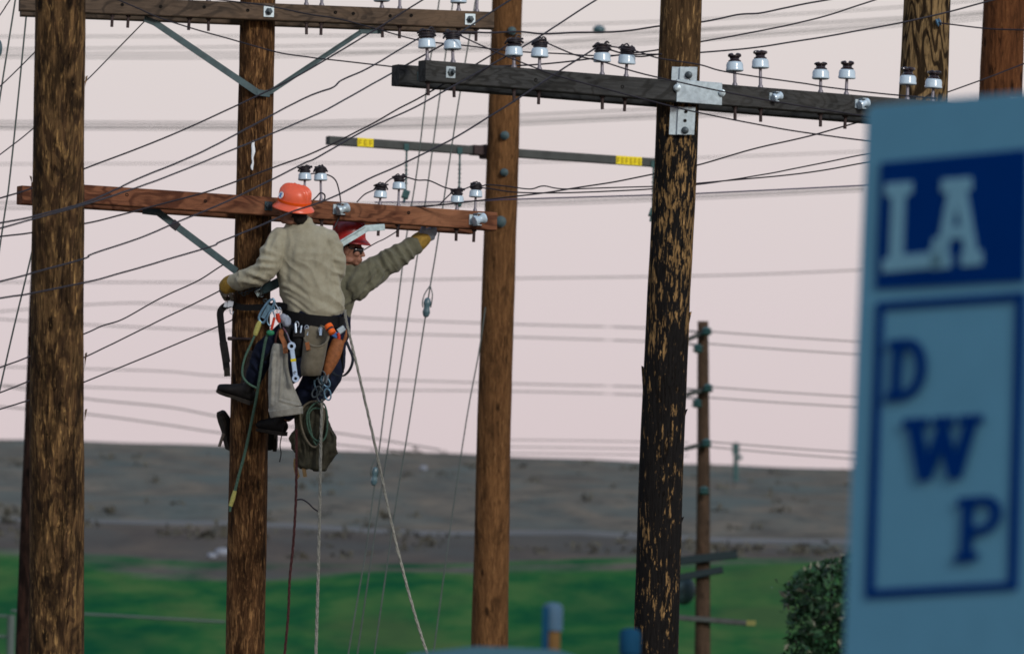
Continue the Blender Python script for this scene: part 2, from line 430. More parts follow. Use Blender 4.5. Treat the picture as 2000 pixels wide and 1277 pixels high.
M['yellow_ink'] = m_plain('yellow_ink', (0.40, 0.30, 0.01), 0.5, 0, 0.06, 20)
M['teal_rod'] = m_plain('teal_rod', (0.035, 0.085, 0.085), 0.5, 0, 0.3, 20)
M['white_paint'] = m_plain('white_paint', (0.72, 0.76, 0.80), 0.6, 0, 0.1, 60)

# ------------------------------------------------------------------ ground
def terr(x, y):
    ys = [-3000, 138, 160, 330, 400, 460, 700, 730, 900, 9000]
    zs = [0, 0, 0.9, 16.8, 23.4, 28.0, 46.6, 46.9, 38, 0]
    z = float(np.interp(y, ys, zs))
    k = min(max((y - 430) / 270.0, 0), 1)
    z += -0.0150 * max(min(x, 90), -90) * k
    if y > 140:
        z += noise.noise(Vector((x * 0.035, y * 0.02, 3))) * 0.55 * min(1, (y - 140) / 60)
        z += noise.noise(Vector((x * 0.13, y * 0.05, 9))) * 0.22 * min(1, (y - 140) / 60)
    return z
def axis(stops):
    o = []
    for (a, b, st) in stops: o += list(np.arange(a, b, st))
    return o
xs = axis([(-3000, -300, 300), (-300, -60, 30), (-60, 60, 1.0), (60, 300, 30), (300, 3301, 300)])
ys = axis([(-1200, -100, 200), (-100, 130, 10), (130, 300, 5), (300, 480, 1.5), (480, 640, 5), (640, 720, 1.5), (720, 900, 15), (900, 7001, 600)])
g = MB(); nx = len(xs)
vs = [(x, y, terr(x, y)) for y in ys for x in xs]
fs = [(j * nx + i, j * nx + i + 1, (j + 1) * nx + i + 1, (j + 1) * nx + i) for j in range(len(ys) - 1) for i in range(nx - 1)]
g.add(vs, fs)
a = N('ground_mat'); v = a.coord()
sp = a.n('ShaderNodeSeparateXYZ'); a.l(v, sp.inputs[0])
n1 = a.noise(v, 0.05, 5, 0.6); n2 = a.noise(a.coord((1, 0.16, 0.3)), 0.42, 5, 0.6); n3 = a.noise(a.coord((1, 0.17, 0.3)), 0.17, 4, 0.55, 0.6)
n4 = a.noise(v, 2.5, 4, 0.6)
grass = a.ramp(n2, [(0.36, (0.010, 0.080, 0.030)), (0.48, (0.024, 0.108, 0.033)), (0.64, (0.058, 0.136, 0.042))])
grass = a.mix(a.ramp(n3, [(0.48, 0), (0.66, 0.55)]), grass, (0.085, 0.115, 0.045))
grass = a.mix(a.ramp(n3, [(0.34, 0.5), (0.52, 0)]), grass, (0.003, 0.044, 0.026))
dirt = a.ramp(n2, [(0.34, (0.100, 0.092, 0.080)), (0.5, (0.134, 0.120, 0.100)), (0.66, (0.176, 0.148, 0.116))])
dirt = a.mix(a.ramp(n3, [(0.42, 0), (0.64, 0.75)]), dirt, (0.098, 0.120, 0.114))
dirt = a.mix(a.ramp(a.noise(a.coord((1, 0.5, 1)), 0.55, 5, 0.7), [(0.56, 0), (0.68, 0.7)]), dirt, (0.035, 0.040, 0.038))
# olive dry growth along the crest
yy = a.math('ADD', sp.outputs['Y'], a.math('MULTIPLY', a.math('SUBTRACT', n1, 0.5), 75.0))
yb = a.math('ADD', yy, a.math('MULTIPLY', a.math('SUBTRACT', n2, 0.5), 16.0))
edge = a.ramp(a.math('MULTIPLY', a.math('SUBTRACT', yb, 380.0), 1 / 40.0), [(0.38, 0), (0.6, 1)])
c = a.mix(edge, grass, dirt)
bank = a.ramp(a.math('MULTIPLY', a.math('SUBTRACT', yy, 395.0), 1 / 80.0), [(0.02, 0), (0.12, 1), (0.62, 1), (0.82, 0)])
c = a.mix(a.math('MULTIPLY', a.math('MULTIPLY', bank, edge), 0.55), c, (0.070, 0.056, 0.052))
near = a.ramp(a.math('MULTIPLY', sp.outputs['Y'], 1 / 300.0), [(0.44, 1), (0.5, 0)])
c = a.mix(near, c, a.ramp(n4, [(0.3, (0.10, 0.085, 0.065)), (0.7, (0.16, 0.135, 0.10))]))
a.col(c); a.set(1.0, 0, 0.0); a.bump(n4, 0.3, 0.10)
put('ground', g, a.m, smooth='all', kind='structure', recalc=False)
# pale dirt track crossing the hillside
rd = MB(); rv = []; rf = []
rx = list(np.arange(-120, 121, 3.0))
for i, x in enumerate(rx):
    yc = 462 + 3.5 * math.sin(x * 0.05) - 0.05 * x
    for k, dy in enumerate((-4.6, -2, 0, 2, 4.6)):
        rv.append((x, yc + dy, terr(x, yc + dy) + (0.10 if abs(dy) < 4 else 0.02)))
for i in range(len(rx) - 1):
    for k in range(4): rf.append((i * 5 + k, i * 5 + 5 + k, i * 5 + 6 + k, i * 5 + 1 + k))
rd.add(rv, rf)
a = N('track_mat'); v = a.coord((0.5, 1, 1))
a.col(a.ramp(a.noise(v, 0.35, 5, 0.65), [(0.3, (0.100, 0.100, 0.098)), (0.7, (0.150, 0.148, 0.145))])); a.set(0.95, 0, 0.1)
put('dirt_track', rd, a.m, smooth='all', kind='structure', recalc=False)
# scrub on the hillside: small leafy clumps, joined
def clump(mb, c, s, n=14):
    for _ in range(n):
        p = Vector((rng.normal(0, 0.42), rng.normal(0, 0.42), abs(rng.normal(0.25, 0.22)))) * s + c
        q = [p + Vector(rng.normal(0, 0.20, 3)) * s for _ in range(3)]
        mb.add(q + [p + Vector((0, 0, -0.1 * s))], [(0, 1, 2), (0, 2, 3), (0, 3, 1)])
sb = MB()
for _ in range(260):
    y = rng.uniform(408, 700) if rng.random() < 0.72 else rng.uniform(405, 440)
    x = rng.uniform(-0.056, 0.056) * y
    clump(sb, Vector((x, y, terr(x, y) - 0.1)), rng.uniform(0.3, 0.75) * (0.9 if y > 600 else 1.0))
for _ in range(120):
    x = rng.uniform(-40, 40); y = rng.uniform(694, 730)
    clump(sb, Vector((x, y, terr(x, y) - 0.1)), rng.uniform(0.2, 0.6))
put('scrub', sb, m_plain('scrub_mat', (0.080, 0.078, 0.064), 0.9, 0, 0.4, 0.4, 0.1), smooth=False, kind='stuff', recalc=False)
# pale rocks beside the track, seen left of the climbed pole
def rock(px, py, s, lab):
    p = PZ(px, py, 0); 
    for d in np.arange(300, 700, 1.0):
        q = P(px, py, d)
        if terr(q.x, q.y) >= q.z: break
    mb = MB(); mb.ell((q.x, q.y, terr(q.x, q.y) + s * 0.3), s, s * 0.8, s * 0.62, seg=14, rings=9)
    mb.v = [tuple(Vector(v_) + Vector((1, 1, 1)) * 0.22 * s * noise.noise(Vector(v_) * 1.4)) for v_ in mb.v]
    solo('pale_rock', mb, M['rock'], lab, 'rock')
M['rock'] = m_plain('rock', (0.20, 0.22, 0.26), 0.9, 0, 0.3, 1.2)
rock(434, 1084, 0.30, 'larger pale rock on the far edge of the grass, close left of the climbed pole')
rock(414, 1089, 0.2, 'smaller pale rock beside the larger one at the far grass edge')
rock(827, 918, 0.25, 'small pale rock near the top of the brown hillside')

# ------------------------------------------------------------------ poles
def shaft(pts, d, seg=56, lean_d=0.0, amp=0.0028, crack=None, seed=0, vis=(-60, 1340)):
    """pts: (x centre, y, width) in photo pixels, top to bottom; returns mesh, base point"""
    mb = MB(); k = pxm(d)
    (xa, ya, wa), (xb, yb, wb) = pts[0], pts[-1]
    ytop = ya if ya > 5 else -430
    def at(y):
        for (x0, y0, w0), (x1, y1, w1) in zip(pts, pts[1:]):
            if y <= y1: break
        t = (y - y0) / (y1 - y0); return x0 + (x1 - x0) * t, max(w0 + (w1 - w0) * t, 1)
    # y where the shaft enters the ground
    yv = 638.5
    rows = list(np.arange(ytop, vis[0], 40)) if ytop < vis[0] else []
    rows += list(np.arange(max(ytop, vis[0]), vis[1], 7 if d < 90 else 14))
    y = vis[1]
    while P(at(y)[0], y, d).z > -0.6: rows.append(y); y += 90
    rows.append(y)
    rings = []
    for y in rows:
        x, w = at(y); 
        wlim = at(1340)[1]; w = min(w, wlim * 1.12)
        rings.append((P(x, y, d), w / 2 / k))
    ax = (rings[0][0] - rings[-1][0]).normalized(); A = Vector((0, 1, 0)).cross(ax).normalized(); B = ax.cross(A)
    vs = []; fs = []
    for i, (c, r) in enumerate(rings):
        for j in range(seg):
            an = 2 * math.pi * j / seg; ca, sa = math.cos(an), math.sin(an)
            p = c + A * (ca * r) + B * (sa * r)
            q = Vector((p.x * 9 + seed * 7, p.y * 9, p.z * 1.1)); q2 = Vector((p.x * 34, p.y * 34 + seed, p.z * 2.6))
            dr = amp * noise.noise(q) * 1.3 + amp * 0.8 * noise.noise(q2)
            if crack:
                for (x0, y0, x1, y1, dep) in crack:
                    if y0 <= rows[i] <= y1:
                        t = (rows[i] - y0) / (y1 - y0); xc, wc = at(rows[i])
                        ang = math.asin(max(-1, min(1, (x0 + (x1 - x0) * t + 2.2 * math.sin(rows[i] * 0.05) - xc) / (wc / 2))))
                        th = math.atan2(-math.cos(ang), math.sin(ang))     # facing the camera
                        da = (an - th + math.pi) % (2 * math.pi) - math.pi
                        dr -= dep * math.exp(-(da / 0.05) ** 2) * min(1, t * 6, (1 - t) * 9 + 0.3)
            vs.append(p + (A * ca + B * sa) * dr)
    n = len(rings)
    for i in range(n - 1):
        for j in range(seg):
            j2 = (j + 1) % seg; fs.append((i * seg + j, (i + 1) * seg + j, (i + 1) * seg + j2, i * seg + j2))
    fs.append(tuple(range(seg))); fs.append(tuple(range((n - 1) * seg, n * seg))[::-1])
    mb.add(vs, fs); base = rings[-1][0].copy(); base.z = 0
    return mb, base
def slivers(mb_list, k, d):
    """splinters standing off a shaft: (x, y, len px, side)"""
    s = MB()
    for (x, y, ln, sd, dd) in mb_list:
        a0 = P(x, y, d + dd); a1 = P(x + sd * 4.5, y - 2, d + dd); a2 = P(x - sd * 1.0, y + ln, d + dd)
        t = Vector((0, 0.004, 0))
        s.add([a0 - t, a1 - t, a2 - t, a0 + t, a1 + t, a2 + t], [(0, 1, 2), (5, 4, 3), (0, 3, 4, 1), (1, 4, 5, 2), (2, 5, 3, 0)])
    return s
def pole(pts, d, mat, label, ground=0.0, **kw):
    mb, base = shaft(pts, d, **kw)
    rt = thing('utility_pole', base, label, 'utility pole', 'wooden utility poles')
    put('pole_shaft', mb, M[mat], rt, smooth='all', recalc=False); return rt

D1, D2, D3, D4, D5, D6 = 70.0, 80.0, 110.0, 75.0, 79.0, 94.0
pole_1 = pole([(118, 0, 99), (114, 330, 101), (111.5, 700, 105), (110, 1277, 107), (106, 2300, 113)], D1, 'pole_flaky', 'thick dark flaky wooden pole at the left edge with a long vertical crack', crack=[(96, 560, 122, 1277, 0.016), (84, 700, 100, 1100, 0.006)], seed=1, amp=0.0038)
pole_2 = pole([(503.5, 0, 69), (497, 330, 70), (491, 600, 72.5), (485.6, 900, 75), (478.5, 1277, 77), (462, 2300, 82)], D2, 'pole_climb', 'brown wooden pole that the two linemen are climbing', seed=2, amp=0.003)
pole_3 = pole([(991, 0, 59), (982, 300, 62), (965, 820, 66), (956, 1270, 72), (930, 2300, 78)], D3, 'pole_plain', 'plain orange brown wooden pole with the far crossarm carrying yellow tags', seed=3, amp=0.004)
pole_4 = pole([(1330.5, 0, 81), (1319.5, 330, 83), (1306, 576, 84), (1298, 760, 86), (1292, 895, 86), (1283.5, 1180, 88), (1281, 1277, 88), (1240, 2300, 94)], D4, 'pole_tar', 'pole with a blackened tarred lower half and galvanised bracket under its crossarm', seed=4, amp=0.0026)
pole_5 = pole([(1811, 0, 92), (1803, 200, 96), (1760, 1277, 104), (1725, 2300, 110)], D5, 'pole_wavy', 'pole with wavy contour grain rising above the blue sign', seed=5, amp=0.004)
pole_6 = pole([(1962, 0, 82), (1954, 200, 84), (1905, 1277, 92), (1870, 2300, 96)], D6, 'pole_red', 'reddish brown pole rising behind the right end of the blue sign', seed=6, amp=0.004)
pole_7 = pole([(86, 340, 34), (77, 560, 37), (67, 840, 39), (50, 1277, 41), (12, 2300, 46)], 118.0, 'pole_dark', 'thin dark pole half hidden behind the thick left pole', seed=7)
slv = slivers([(1346.5, 610, 26, 1, 0.0), (1257, 716, 90, -1, 0.0), (1339, 800, 14, 1, 0.0), (1332, 1010, 12, 1, 0)], 0, D4)
o = put('splinters', slv, M['pole_tar'], pole_4, smooth=False); o['kind'] = 'stuff'
slv = slivers([(166, 690, 30, 1, 0.0), (62, 345, 16, -1, 0), (166, 800, 24, 1, 0), (60, 660, 40, -1, 0), (167, 150, 20, 1, 0)], 0, D1)
o = put('splinters', slv, M['pole_flaky'], pole_1, smooth=False); o['kind'] = 'stuff'

# paint run on the climbed pole
dr = MB(); rr = []
for i, (x, y, w) in enumerate([(495, 276, 2.2), (494, 284, 3.0), (495, 296, 3.4), (493, 308, 2.0), (494, 318, 1.8), (492, 326, 2.6), (493, 332, 1.2)]):
    rr.append((P(x, y, D2 - 0.1355), w / 266, 0.004))
dr.loft(rr, 10, sub=3)
put('paint_streak', dr, M['white_paint'], pole_2)

# ------------------------------------------------------------------ crossarms
class Arm:
    def __init__(s, x0, y0, x1, y1, xd, d, h, dep, root):
        """centre line through photo points; depth d where x = xd; level in the world"""
        d0 = d
        for _ in range(12):
            A = P(x0, y0, d0); B = PZ(x1, y1, A.z)
            s.A, s.B = A, B; e = s.depth(xd) - d; d0 -= e
        s.X = (B - A).normalized(); s.Z = Vector((0, 0, 1)); s.Y = s.Z.cross(s.X).normalized()
        s.h, s.dep, s.root = h, dep, root
    def depth(s, px): return (s.pt(px) - CAM).dot(fwd)
    def pt(s, px):
        a = s.A - CAM; b = s.B - s.A; k = (px - 1000) / F
        t = (k * a.dot(fwd) - a.dot(RGT)) / (b.dot(RGT) - k * b.dot(fwd)); return s.A + b * t
    def R(s): return Matrix((s.X, s.Y, s.Z)).transposed()
    def beam(s, xa, xb, mat, name='crossarm', back=0.0, bev=0.006, dz=0.0):
        sh = back * s.Y.dot(RGT) * pxm(s.depth(xa)); xa -= sh; xb -= sh if back else 0
        a = s.pt(xa) + s.Y * back + Vector((0, 0, dz)); b = s.pt(xb) + s.Y * back + Vector((0, 0, dz)); L = (b - a).length
        mb = MB(); nseg = 10
        mb.box((0, 0, 0), L, s.dep, s.h, None, 0, bev)
        o = put(name, mb.mesh(name, M[mat]), None, None, loc=(0, 0, 0))
        o.parent = s.root; o.matrix_local = Matrix.Translation((a + b) / 2 - wloc(s.root)) @ s.R().to_4x4(); return o
    def local(s, px, up=0.0, back=0.0): return s.pt(px) + s.Z * up + s.Y * back

def ins_meshes(sc):
    """pin insulator: white porcelain skirt, dark glazed grooved head"""
    sk = MB(); sk.lathe([(0.030 * sc, 0.004 * sc), (0.054 * sc, 0.0), (0.060 * sc, 0.004 * sc), (0.0615 * sc, 0.014 * sc), (0.058 * sc, 0.022 * sc), (0.0585 * sc, 0.044 * sc), (0.053 * sc, 0.060 * sc), (0.040 * sc, 0.068 * sc)], 28)
    def cap(open_):
        c = MB(); c.lathe([(0.044 * sc, 0.062 * sc), (0.045 * sc, 0.073 * sc), (0.035 * sc, 0.078 * sc), (0.031 * sc, 0.088 * sc), (0.036 * sc, 0.097 * sc), (0.046 * sc, 0.103 * sc), (0.046 * sc, 0.109 * sc), (0.034 * sc, 0.110 * sc)], 28)
        h = 0.017 * sc if open_ else 0.010 * sc
        for sg in (-1, 1):
            M4 = Matrix.Translation((sg * 0.025 * sc, 0, 0.106 * sc)) @ Matrix.Rotation(sg * 0.22, 4, 'Y')
            c.lathe([(0.021 * sc, 0), (0.021 * sc, h * 0.55), (0.016 * sc, h)], 12, M4 @ Matrix.Scale(1.9, 4, (0, 1, 0)))
        return c.mesh('cap', M['glaze'])
    return sk.mesh('insulator', M['porcelain']), cap(True), cap(False)
INS_BIG = ins_meshes(1.0); INS_SMALL = ins_meshes(0.82)
def wrap_mesh(seed, sc):
    r = random.Random(seed); w = MB()
    for i in range(4):
        pts = []; z = (0.078 + 0.012 * i) * sc; rad = (0.040 + r.uniform(0, 0.010)) * sc; tl = r.uniform(-0.18, 0.18); tp = r.uniform(0, 6)
        for k in range(19):
            a = 2 * math.pi * k / 18; pts.append((rad * math.cos(a), rad * math.sin(a), z + rad * tl * math.sin(a + tp)))
        w.tube(pts, 0.0062 * sc, 6)
    for i in range(5):                                   # tie-wire ends and doubled conductor on the head
        a = r.uniform(0, 6.28); p = Vector((math.cos(a) * 0.03, math.sin(a) * 0.03, 0.105)) * sc
        q = Vector((math.cos(a + 1.2) * 0.050, math.sin(a + 1.2) * 0.045, 0.085 + r.uniform(-0.01, 0.05))) * sc
        w.tube(spline([p, (p + q) / 2 + Vector((0, 0, 0.022 * sc)), q], 4), 0.0055 * sc, 5)
    for s_ in (-0.012, 0.008):
        w.tube(spline([(-0.060 * sc, s_ * sc, (0.090 + r.uniform(-.02, .02)) * sc), (-0.03 * sc, s_ * 3 * sc, 0.116 * sc), (0.03 * sc, s_ * -2 * sc, 0.118 * sc), (0.062 * sc, s_ * sc, (0.096 + r.uniform(-.02, .03)) * sc)], 5), 0.0075 * sc, 6)
    return w.mesh('wire_wrap', M['wire'])
WRAPS = [wrap_mesh(i, 1.0) for i in range(4)]; WRAPS_S = [wrap_mesh(i + 10, 0.84) for i in range(4)]
NUT = MB(); NUT.lathe([(0.020, -0.012), (0.020, 0.0)], 6); NUT.lathe([(0.0115, -0.092), (0.0115, -0.012)], 8); NUT = NUT.mesh('pin_nut', M['rust'])
def insulator(arm, px, pin, style, big=True, back=0.0, k=0):
    S = INS_BIG if big else INS_SMALL; sc = 1.0 if big else 0.82
    base = arm.local(px, arm.h / 2, back); o = inst('insulator', S[0], arm.root, base + Vector((0, 0, pin)), (random.uniform(-.05, .05), random.uniform(-.05, .05), random.uniform(-.6, .6)))
    inst('cap', S[1] if style == 'open' else S[2], o, wloc(o))
    pm = MB(); pm.lathe([(0.019 * sc, 0.0), (0.018 * sc, 0.012), (0.0115 * sc, 0.024), (0.0105 * sc, pin + 0.008)], 12)
    p_ = put('pin', pm.mesh('pin', M['pin']), None, o); p_.location = (0, 0, -pin)
    n_ = inst('pin_nut', NUT, o, wloc(o)); n_.location = (0, 0, -pin - arm.h)
    if style == 'wrap':
        wv = inst('wire_wrap', (WRAPS if big else WRAPS_S)[k % 4], o, wloc(o), (0, 0, random.uniform(-.3, .3)))
    return wloc(o) + Vector((0, 0, 0.105 * sc))
M['pin'] = m_plain('pin', (0.20, 0.185, 0.21), 0.5, 0.5, 0.25, 50)
def washer(arm, px, size=0.075, mat='galv', dy=0.0, back=0.0):
    c = arm.local(px, dy, back - arm.dep / 2 - 0.004); mb = MB(); mb.box(c, size, 0.008, size * 1.08, arm.R(), 0)
    w = put('washer_plate', mb, M[mat], arm.root)
    b = MB(); R4 = Matrix.Translation(c) @ arm.R().to_4x4() @ Matrix.Rotation(math.pi / 2, 4, 'X')
    b.lathe([(0.027, 0.003), (0.027, 0.018), (0.020, 0.022)], 6, R4); b.lathe([(0.012, 0.02), (0.011, 0.05)], 8, R4)
    put('bolt', b, M['bolt'], w)
def holes(arm, pxs, dy=0.0):
    for px in pxs:
        c = arm.local(px, dy + random.uniform(-.01, .01), -arm.dep / 2); mb = MB()
        R4 = Matrix.Translation(c) @ arm.R().to_4x4() @ Matrix.Rotation(math.pi / 2, 4, 'X')
        mb.lathe([(0.013, 0.0), (0.013, 0.003), (0.008, 0.0035), (0.006, -0.02)], 10, R4)
        put('bolt_hole', mb, M['hole'], arm.root)
M['hole'] = m_plain('hole', (0.008, 0.007, 0.006), 0.9, 0, 0.2, 60)
def spool(arm, px, dy=0.0, sc=1.0, mat='porcelain'):
    """clevis bracket on the beam face with a white spool insulator"""
    c = arm.local(px, dy, -arm.dep / 2); R = arm.R(); mb = MB()
    mb.box(c + R @ Vector((0, -0.005, 0)), 0.07 * sc, 0.010, 0.075 * sc, R)
    for sg in (-1, 1): mb.box(c + R @ Vector((0.012 * sc, -0.045 * sc, sg * 0.043 * sc)), 0.035 * sc, 0.08 * sc, 0.006, R)
    b = put('clevis', mb, M['galv'], arm.root)
    s_ = MB(); R4 = Matrix.Translation(c + R @ Vector((0.022 * sc, -0.062 * sc, 0))) @ R.to_4x4() @ Matrix.Rotation(math.radians(70), 4, 'Y') @ Matrix.Scale(sc, 4)
    s_.lathe([(0.014, -0.05), (0.036, -0.046), (0.040, -0.030), (0.030, -0.014), (0.026, 0.0), (0.030, 0.014), (0.040, 0.030), (0.036, 0.046), (0.014, 0.05)], 20, R4)
    put('spool_insulator', s_, M[mat], b); return wloc(b)
def brace(root, a, b, w, mat, flat0=None, flat1=None, name='brace'):
    """angle-iron strut from a to b with flattened feet"""
    mb = MB(); a = Vector(a); b = Vector(b); t = (b - a).normalized()
    up = (Vector((0, 0, 1)) - t * t.z).normalized(); n = t.cross(up); R = Matrix((t, n, up)).transposed(); L = (b - a).length; c = (a + b) / 2
    mb.box(c, L, 0.007, w, R, 0); mb.box(c - n * (w * 0.35) + up * (w / 2 - 0.0045), L - 0.006, w * 0.7 - 0.009, 0.007, R, 0)
    for fpt, e in ((flat0, a), (flat1, b)):
        if fpt is not None:
            f = Vector(fpt); tt = (f - e).normalized(); uu = (Vector((0, 0, 1)) - tt * tt.z).normalized(); nn = tt.cross(uu)
            R2 = Matrix((tt, nn, uu)).transposed(); mb.box((e + f) / 2 + nn * 0.002, (f - e).length + w * 0.5, 0.009, w * 0.95, R2, 0, 0.002)
    return put(name, mb, M[mat], root)

# upper grey double crossarm on the climbed pole
up_arm = Arm(168, 10.5, 963, 41.5, 500, D2 - 0.135 - 0.05, 0.124, 0.095, pole_2)
up_arm.beam(38, 963, 'beam_grey'); up_arm.beam(36, 930, 'beam_grey', back=0.37)
washer(up_arm, 523); washer(up_arm, 916)
holes(up_arm, [237, 312, 397, 482, 653, 688, 760, 801], 0.012)
for i, (x, st, pn) in enumerate([(221, 'wrap', .11), (253, 'wrap', .10), (373, 'wrap', .10), (406, 'wrap', .12), (597, 'wrap', .12), (628, 'wrap', .13), (745, 'wrap', .05), (780, 'wrap', .12), (895, 'wrap', .06), (931, 'wrap', .12)]):
    insulator(up_arm, x, pn, st, True, k=i)
brace(pole_2, P(303, 45, D2 - .27), P(503, 181, D2 - 0.16), 0.048, 'brace_shaded', P(285, 38, D2 - .30), P(524, 184, D2 - .15))
brace(pole_2, P(706, 62, D2 - .02), P(528, 180, D2 - 0.14), 0.036, 'brace_shaded', P(742, 62, D2 + .01), P(505, 183, D2 - .165))
# red-brown double crossarm at the linemen's heads
red_arm = Arm(164, 380, 960, 433, 495, D2 - 0.135 - 0.05, 0.135, 0.095, pole_2)
red_arm.beam(66, 965, 'beam_red'); red_arm.beam(34, 921, 'beam_red', back=0.37)
holes(red_arm, [242, 395, 792], 0.01)
washer(red_arm, 518, 0.06, 'brace_shaded')
RI = {}
for i, (x, pn) in enumerate([(594, .145), (625, .150), (742, .052), (778, .125), (892, .055), (928, .105)]):
    RI[x] = insulator(red_arm, x, pn, 'wrap', False, k=i)
spool(red_arm, 652, 0.01, 0.95, 'galv'); spool(red_arm, 918, 0.0, 1.0)
b1 = brace(pole_2, P(309, 415, D2 - .42), P(462, 530, D2 - 0.15), 0.052, 'brace_shaded', P(282, 412, D2 - .46), None)
tape = MB(); tape.box(P(342, 440, D2 - .363), 0.055, 0.06, 0.062, Matrix.Rotation(math.radians(37), 3, 'Y')); put('dark_band', tape, M['wire'], b1)
brace(pole_2, P(716, 446, D2 + .12), P(500, 575, D2 - 0.18), 0.050, 'brace_lit', P(748, 444, D2 + .15), None)
# dark tarred double crossarm on the blackened pole
tar_arm = Arm(825, 139, 1692, 209, 1335, D4 - 0.14 - 0.055, 0.143, 0.10, pole_4)
tar_arm.beam(824, 2010, 'beam_dark'); tar_arm.beam(771, 2010, 'beam_dark', back=0.38)
washer(tar_arm, 872, 0.072); washer(tar_arm, 870, 0.055, 'brace_shaded', 0.0, 0.38); holes(tar_arm, [1039, 1208], 0.0)
TI = {}
for i, (x, st, pn) in enumerate([(833, 'wrap', .085), (883, 'wrap', .09), (1003, 'wrap', .080), (1053, 'wrap', .085), (1175, 'wrap', .088), (1223, 'wrap', .088), (1434, 'open', .100), (1484, 'open', .135), (1602, 'closed', .095), (1653, 'open', .112), (1772, 'open', .105), (1822, 'open', .095)]):
    TI[x] = insulator(tar_arm, x, pn, st, True, k=i)
spool(tar_arm, 1500, 0.01, 0.72); spool(tar_arm, 1668, 0.01, 0.80); washer(tar_arm, 1975, 0.085, 'galv', 0.1)
# galvanised gain bracket on the blackened pole
br = MB(); fy = -0.185
def onface(x, y, dd): return P(x, y, D4 + dd)
R = tar_arm.R(); c = tar_arm.local(1357, 0.0, -tar_arm.dep / 2 - 0.006)
br.box(c, 104 / pxm(74.8), 0.010, 44 / pxm(74.8), R, 0, 0.003)
plate = put('bracket', br, M['galv'], pole_4)
for (y0, y1) in ((131, 163), (209, 264)):
    ch = MB()
    cc = (onface(1337, y0, -0.165) + onface(1336, y1, -0.165)) / 2; hgt = (y1 - y0) / pxm(74.8)
    xoff = 1337 if y0 < 180 else 1333
    for dx, ww, dd in ((-17, 17, -0.152), (0, 18, -0.172), (17, 15, -0.152)):
        ch.box(onface(xoff + dx * 0.98, (y0 + y1) / 2, dd), ww / pxm(74.8), 0.012, hgt, Matrix.Rotation(0.03, 3, 'Y'), 0, 0.003)
    for dx in (-8.5, 8.5): ch.box(onface(xoff + dx, (y0 + y1) / 2, -0.161), 0.007, 0.034, hgt * 0.992, Matrix.Rotation(0.03, 3, 'Y'))
    put('bracket_channel', ch, M['galv'], plate)
for (x, y, dd) in ((1345, 147, -0.178), (1338, 255, -0.178), (1313, 178, None), (1400, 186, None)):
    b = MB(); c = onface(x, y, dd) if dd else tar_arm.local(x, (183 - y) / 284.0 + (0.0 if x < 1350 else 0.018), -0.063)
    R4 = Matrix.Translation(c) @ Matrix.Rotation(math.pi / 2, 4, 'X')
    b.lathe([(0.026, 0), (0.026, 0.01), (0.020, 0.012), (0.019, 0.026), (0.010, 0.03)], 12, R4); put('bolt', b, M['bolt'] if dd else M['galv'], plate)
for (x, y) in ((1345, 158), (1340, 218), (1338, 236)):
    b = MB(); R4 = Matrix.Translation(onface(x, y, -0.178)) @ Matrix.Rotation(math.pi / 2, 4, 'X'); b.lathe([(0.012, 0), (0.012, 0.0025), (0.004, 0.002)], 12, R4); put('bolt_hole', b, M['hole'], plate)

# far crossarm with yellow tags, on the plain pole
yl_arm = Arm(640, 274.5, 1275, 318, 980, D3 + 0.20, 0.085, 0.09, pole_3)
yl_arm.beam(640, 1277, 'beam_far')
for (xa, xb) in ((694, 725), (1199, 1249)):
    a = yl_arm.local(xa, 0, -0.048); b = yl_arm.local(xb, 0, -0.048); mb = MB(); mb.box((a + b) / 2, (b - a).length, 0.006, 0.086, yl_arm.R()); tg = put('yellow_tag', mb, M['yellow'], pole_3)
    ink = MB(); n = 3 if xb - xa < 40 else 6
    for i in range(n):
        c = a.lerp(b, (i + 0.5) / n) + yl_arm.Y * -0.0055; w_ = (b - a).length / n * 0.55
        for q in (0.02, -0.006, -0.026)[: 2 + i % 2]: ink.box(c + Vector((0, 0, q)), w_, 0.003, 0.010, yl_arm.R())
        ink.box(c + yl_arm.X * (-w_ * 0.4), 0.012, 0.0024, 0.055, yl_arm.R())
    put('tag_lettering', ink, M['yellow_ink'], tg)
kn = MB(); kn.box(yl_arm.local(946, -0.01, -0.03), 0.07, 0.16, 0.14, yl_arm.R(), 0, 0.02); kn.box(yl_arm.local(930, 0, -0.02), 0.12, 0.12, 0.10, yl_arm.R(), 0, 0.01); put('arm_clamp', kn, M['rust'], pole_3)
for (x, ylen, off) in ((790, 92, 0), (894, 100, 0), (1272, 96, 0)):
    top = yl_arm.local(x, -0.02, -0.05); mb = MB(); L = ylen / pxm(110.2)
    mb.tube([top, top - Vector((0, 0, L))], 0.010, 8)
    for q in np.arange(0.14, L * 0.82, 0.045): mb.lathe([(0.009, -0.004), (0.024, -0.002), (0.010, 0.006)], 10, Matrix.Translation(top - Vector((0, 0, q))))
    mb.box(top, 0.05, 0.05, 0.07); o = put('hanging_insulator', mb, M['teal_rod'], pole_3)
    cl = MB(); cl.box(top - Vector((0, 0, L)), 0.07, 0.06, 0.09, Matrix.Rotation(0.3, 3, 'Y'), 0, 0.015); cl.tube([top - Vector((0, 0, L)), top - Vector((0.02, 0, L + 0.09))], 0.016, 6); put('clamp', cl, M['teal_rod'], o)
for (x, y, s_) in ((986, 265, 0.035), (985, 337, 0.032), (978, 433, 0.045), (1000, 61, 0.035)):
    b = MB(); R4 = Matrix.Translation(P(x, y, D3 - 0.17)) @ Matrix.Rotation(math.pi / 2, 4, 'X'); b.lathe([(s_ * 1.3, 0), (s_ * 1.3, 0.012), (s_, 0.014), (s_, 0.05), (s_ * .5, 0.06)], 10, R4); put('bolt', b, M['brace_shaded'], pole_3)

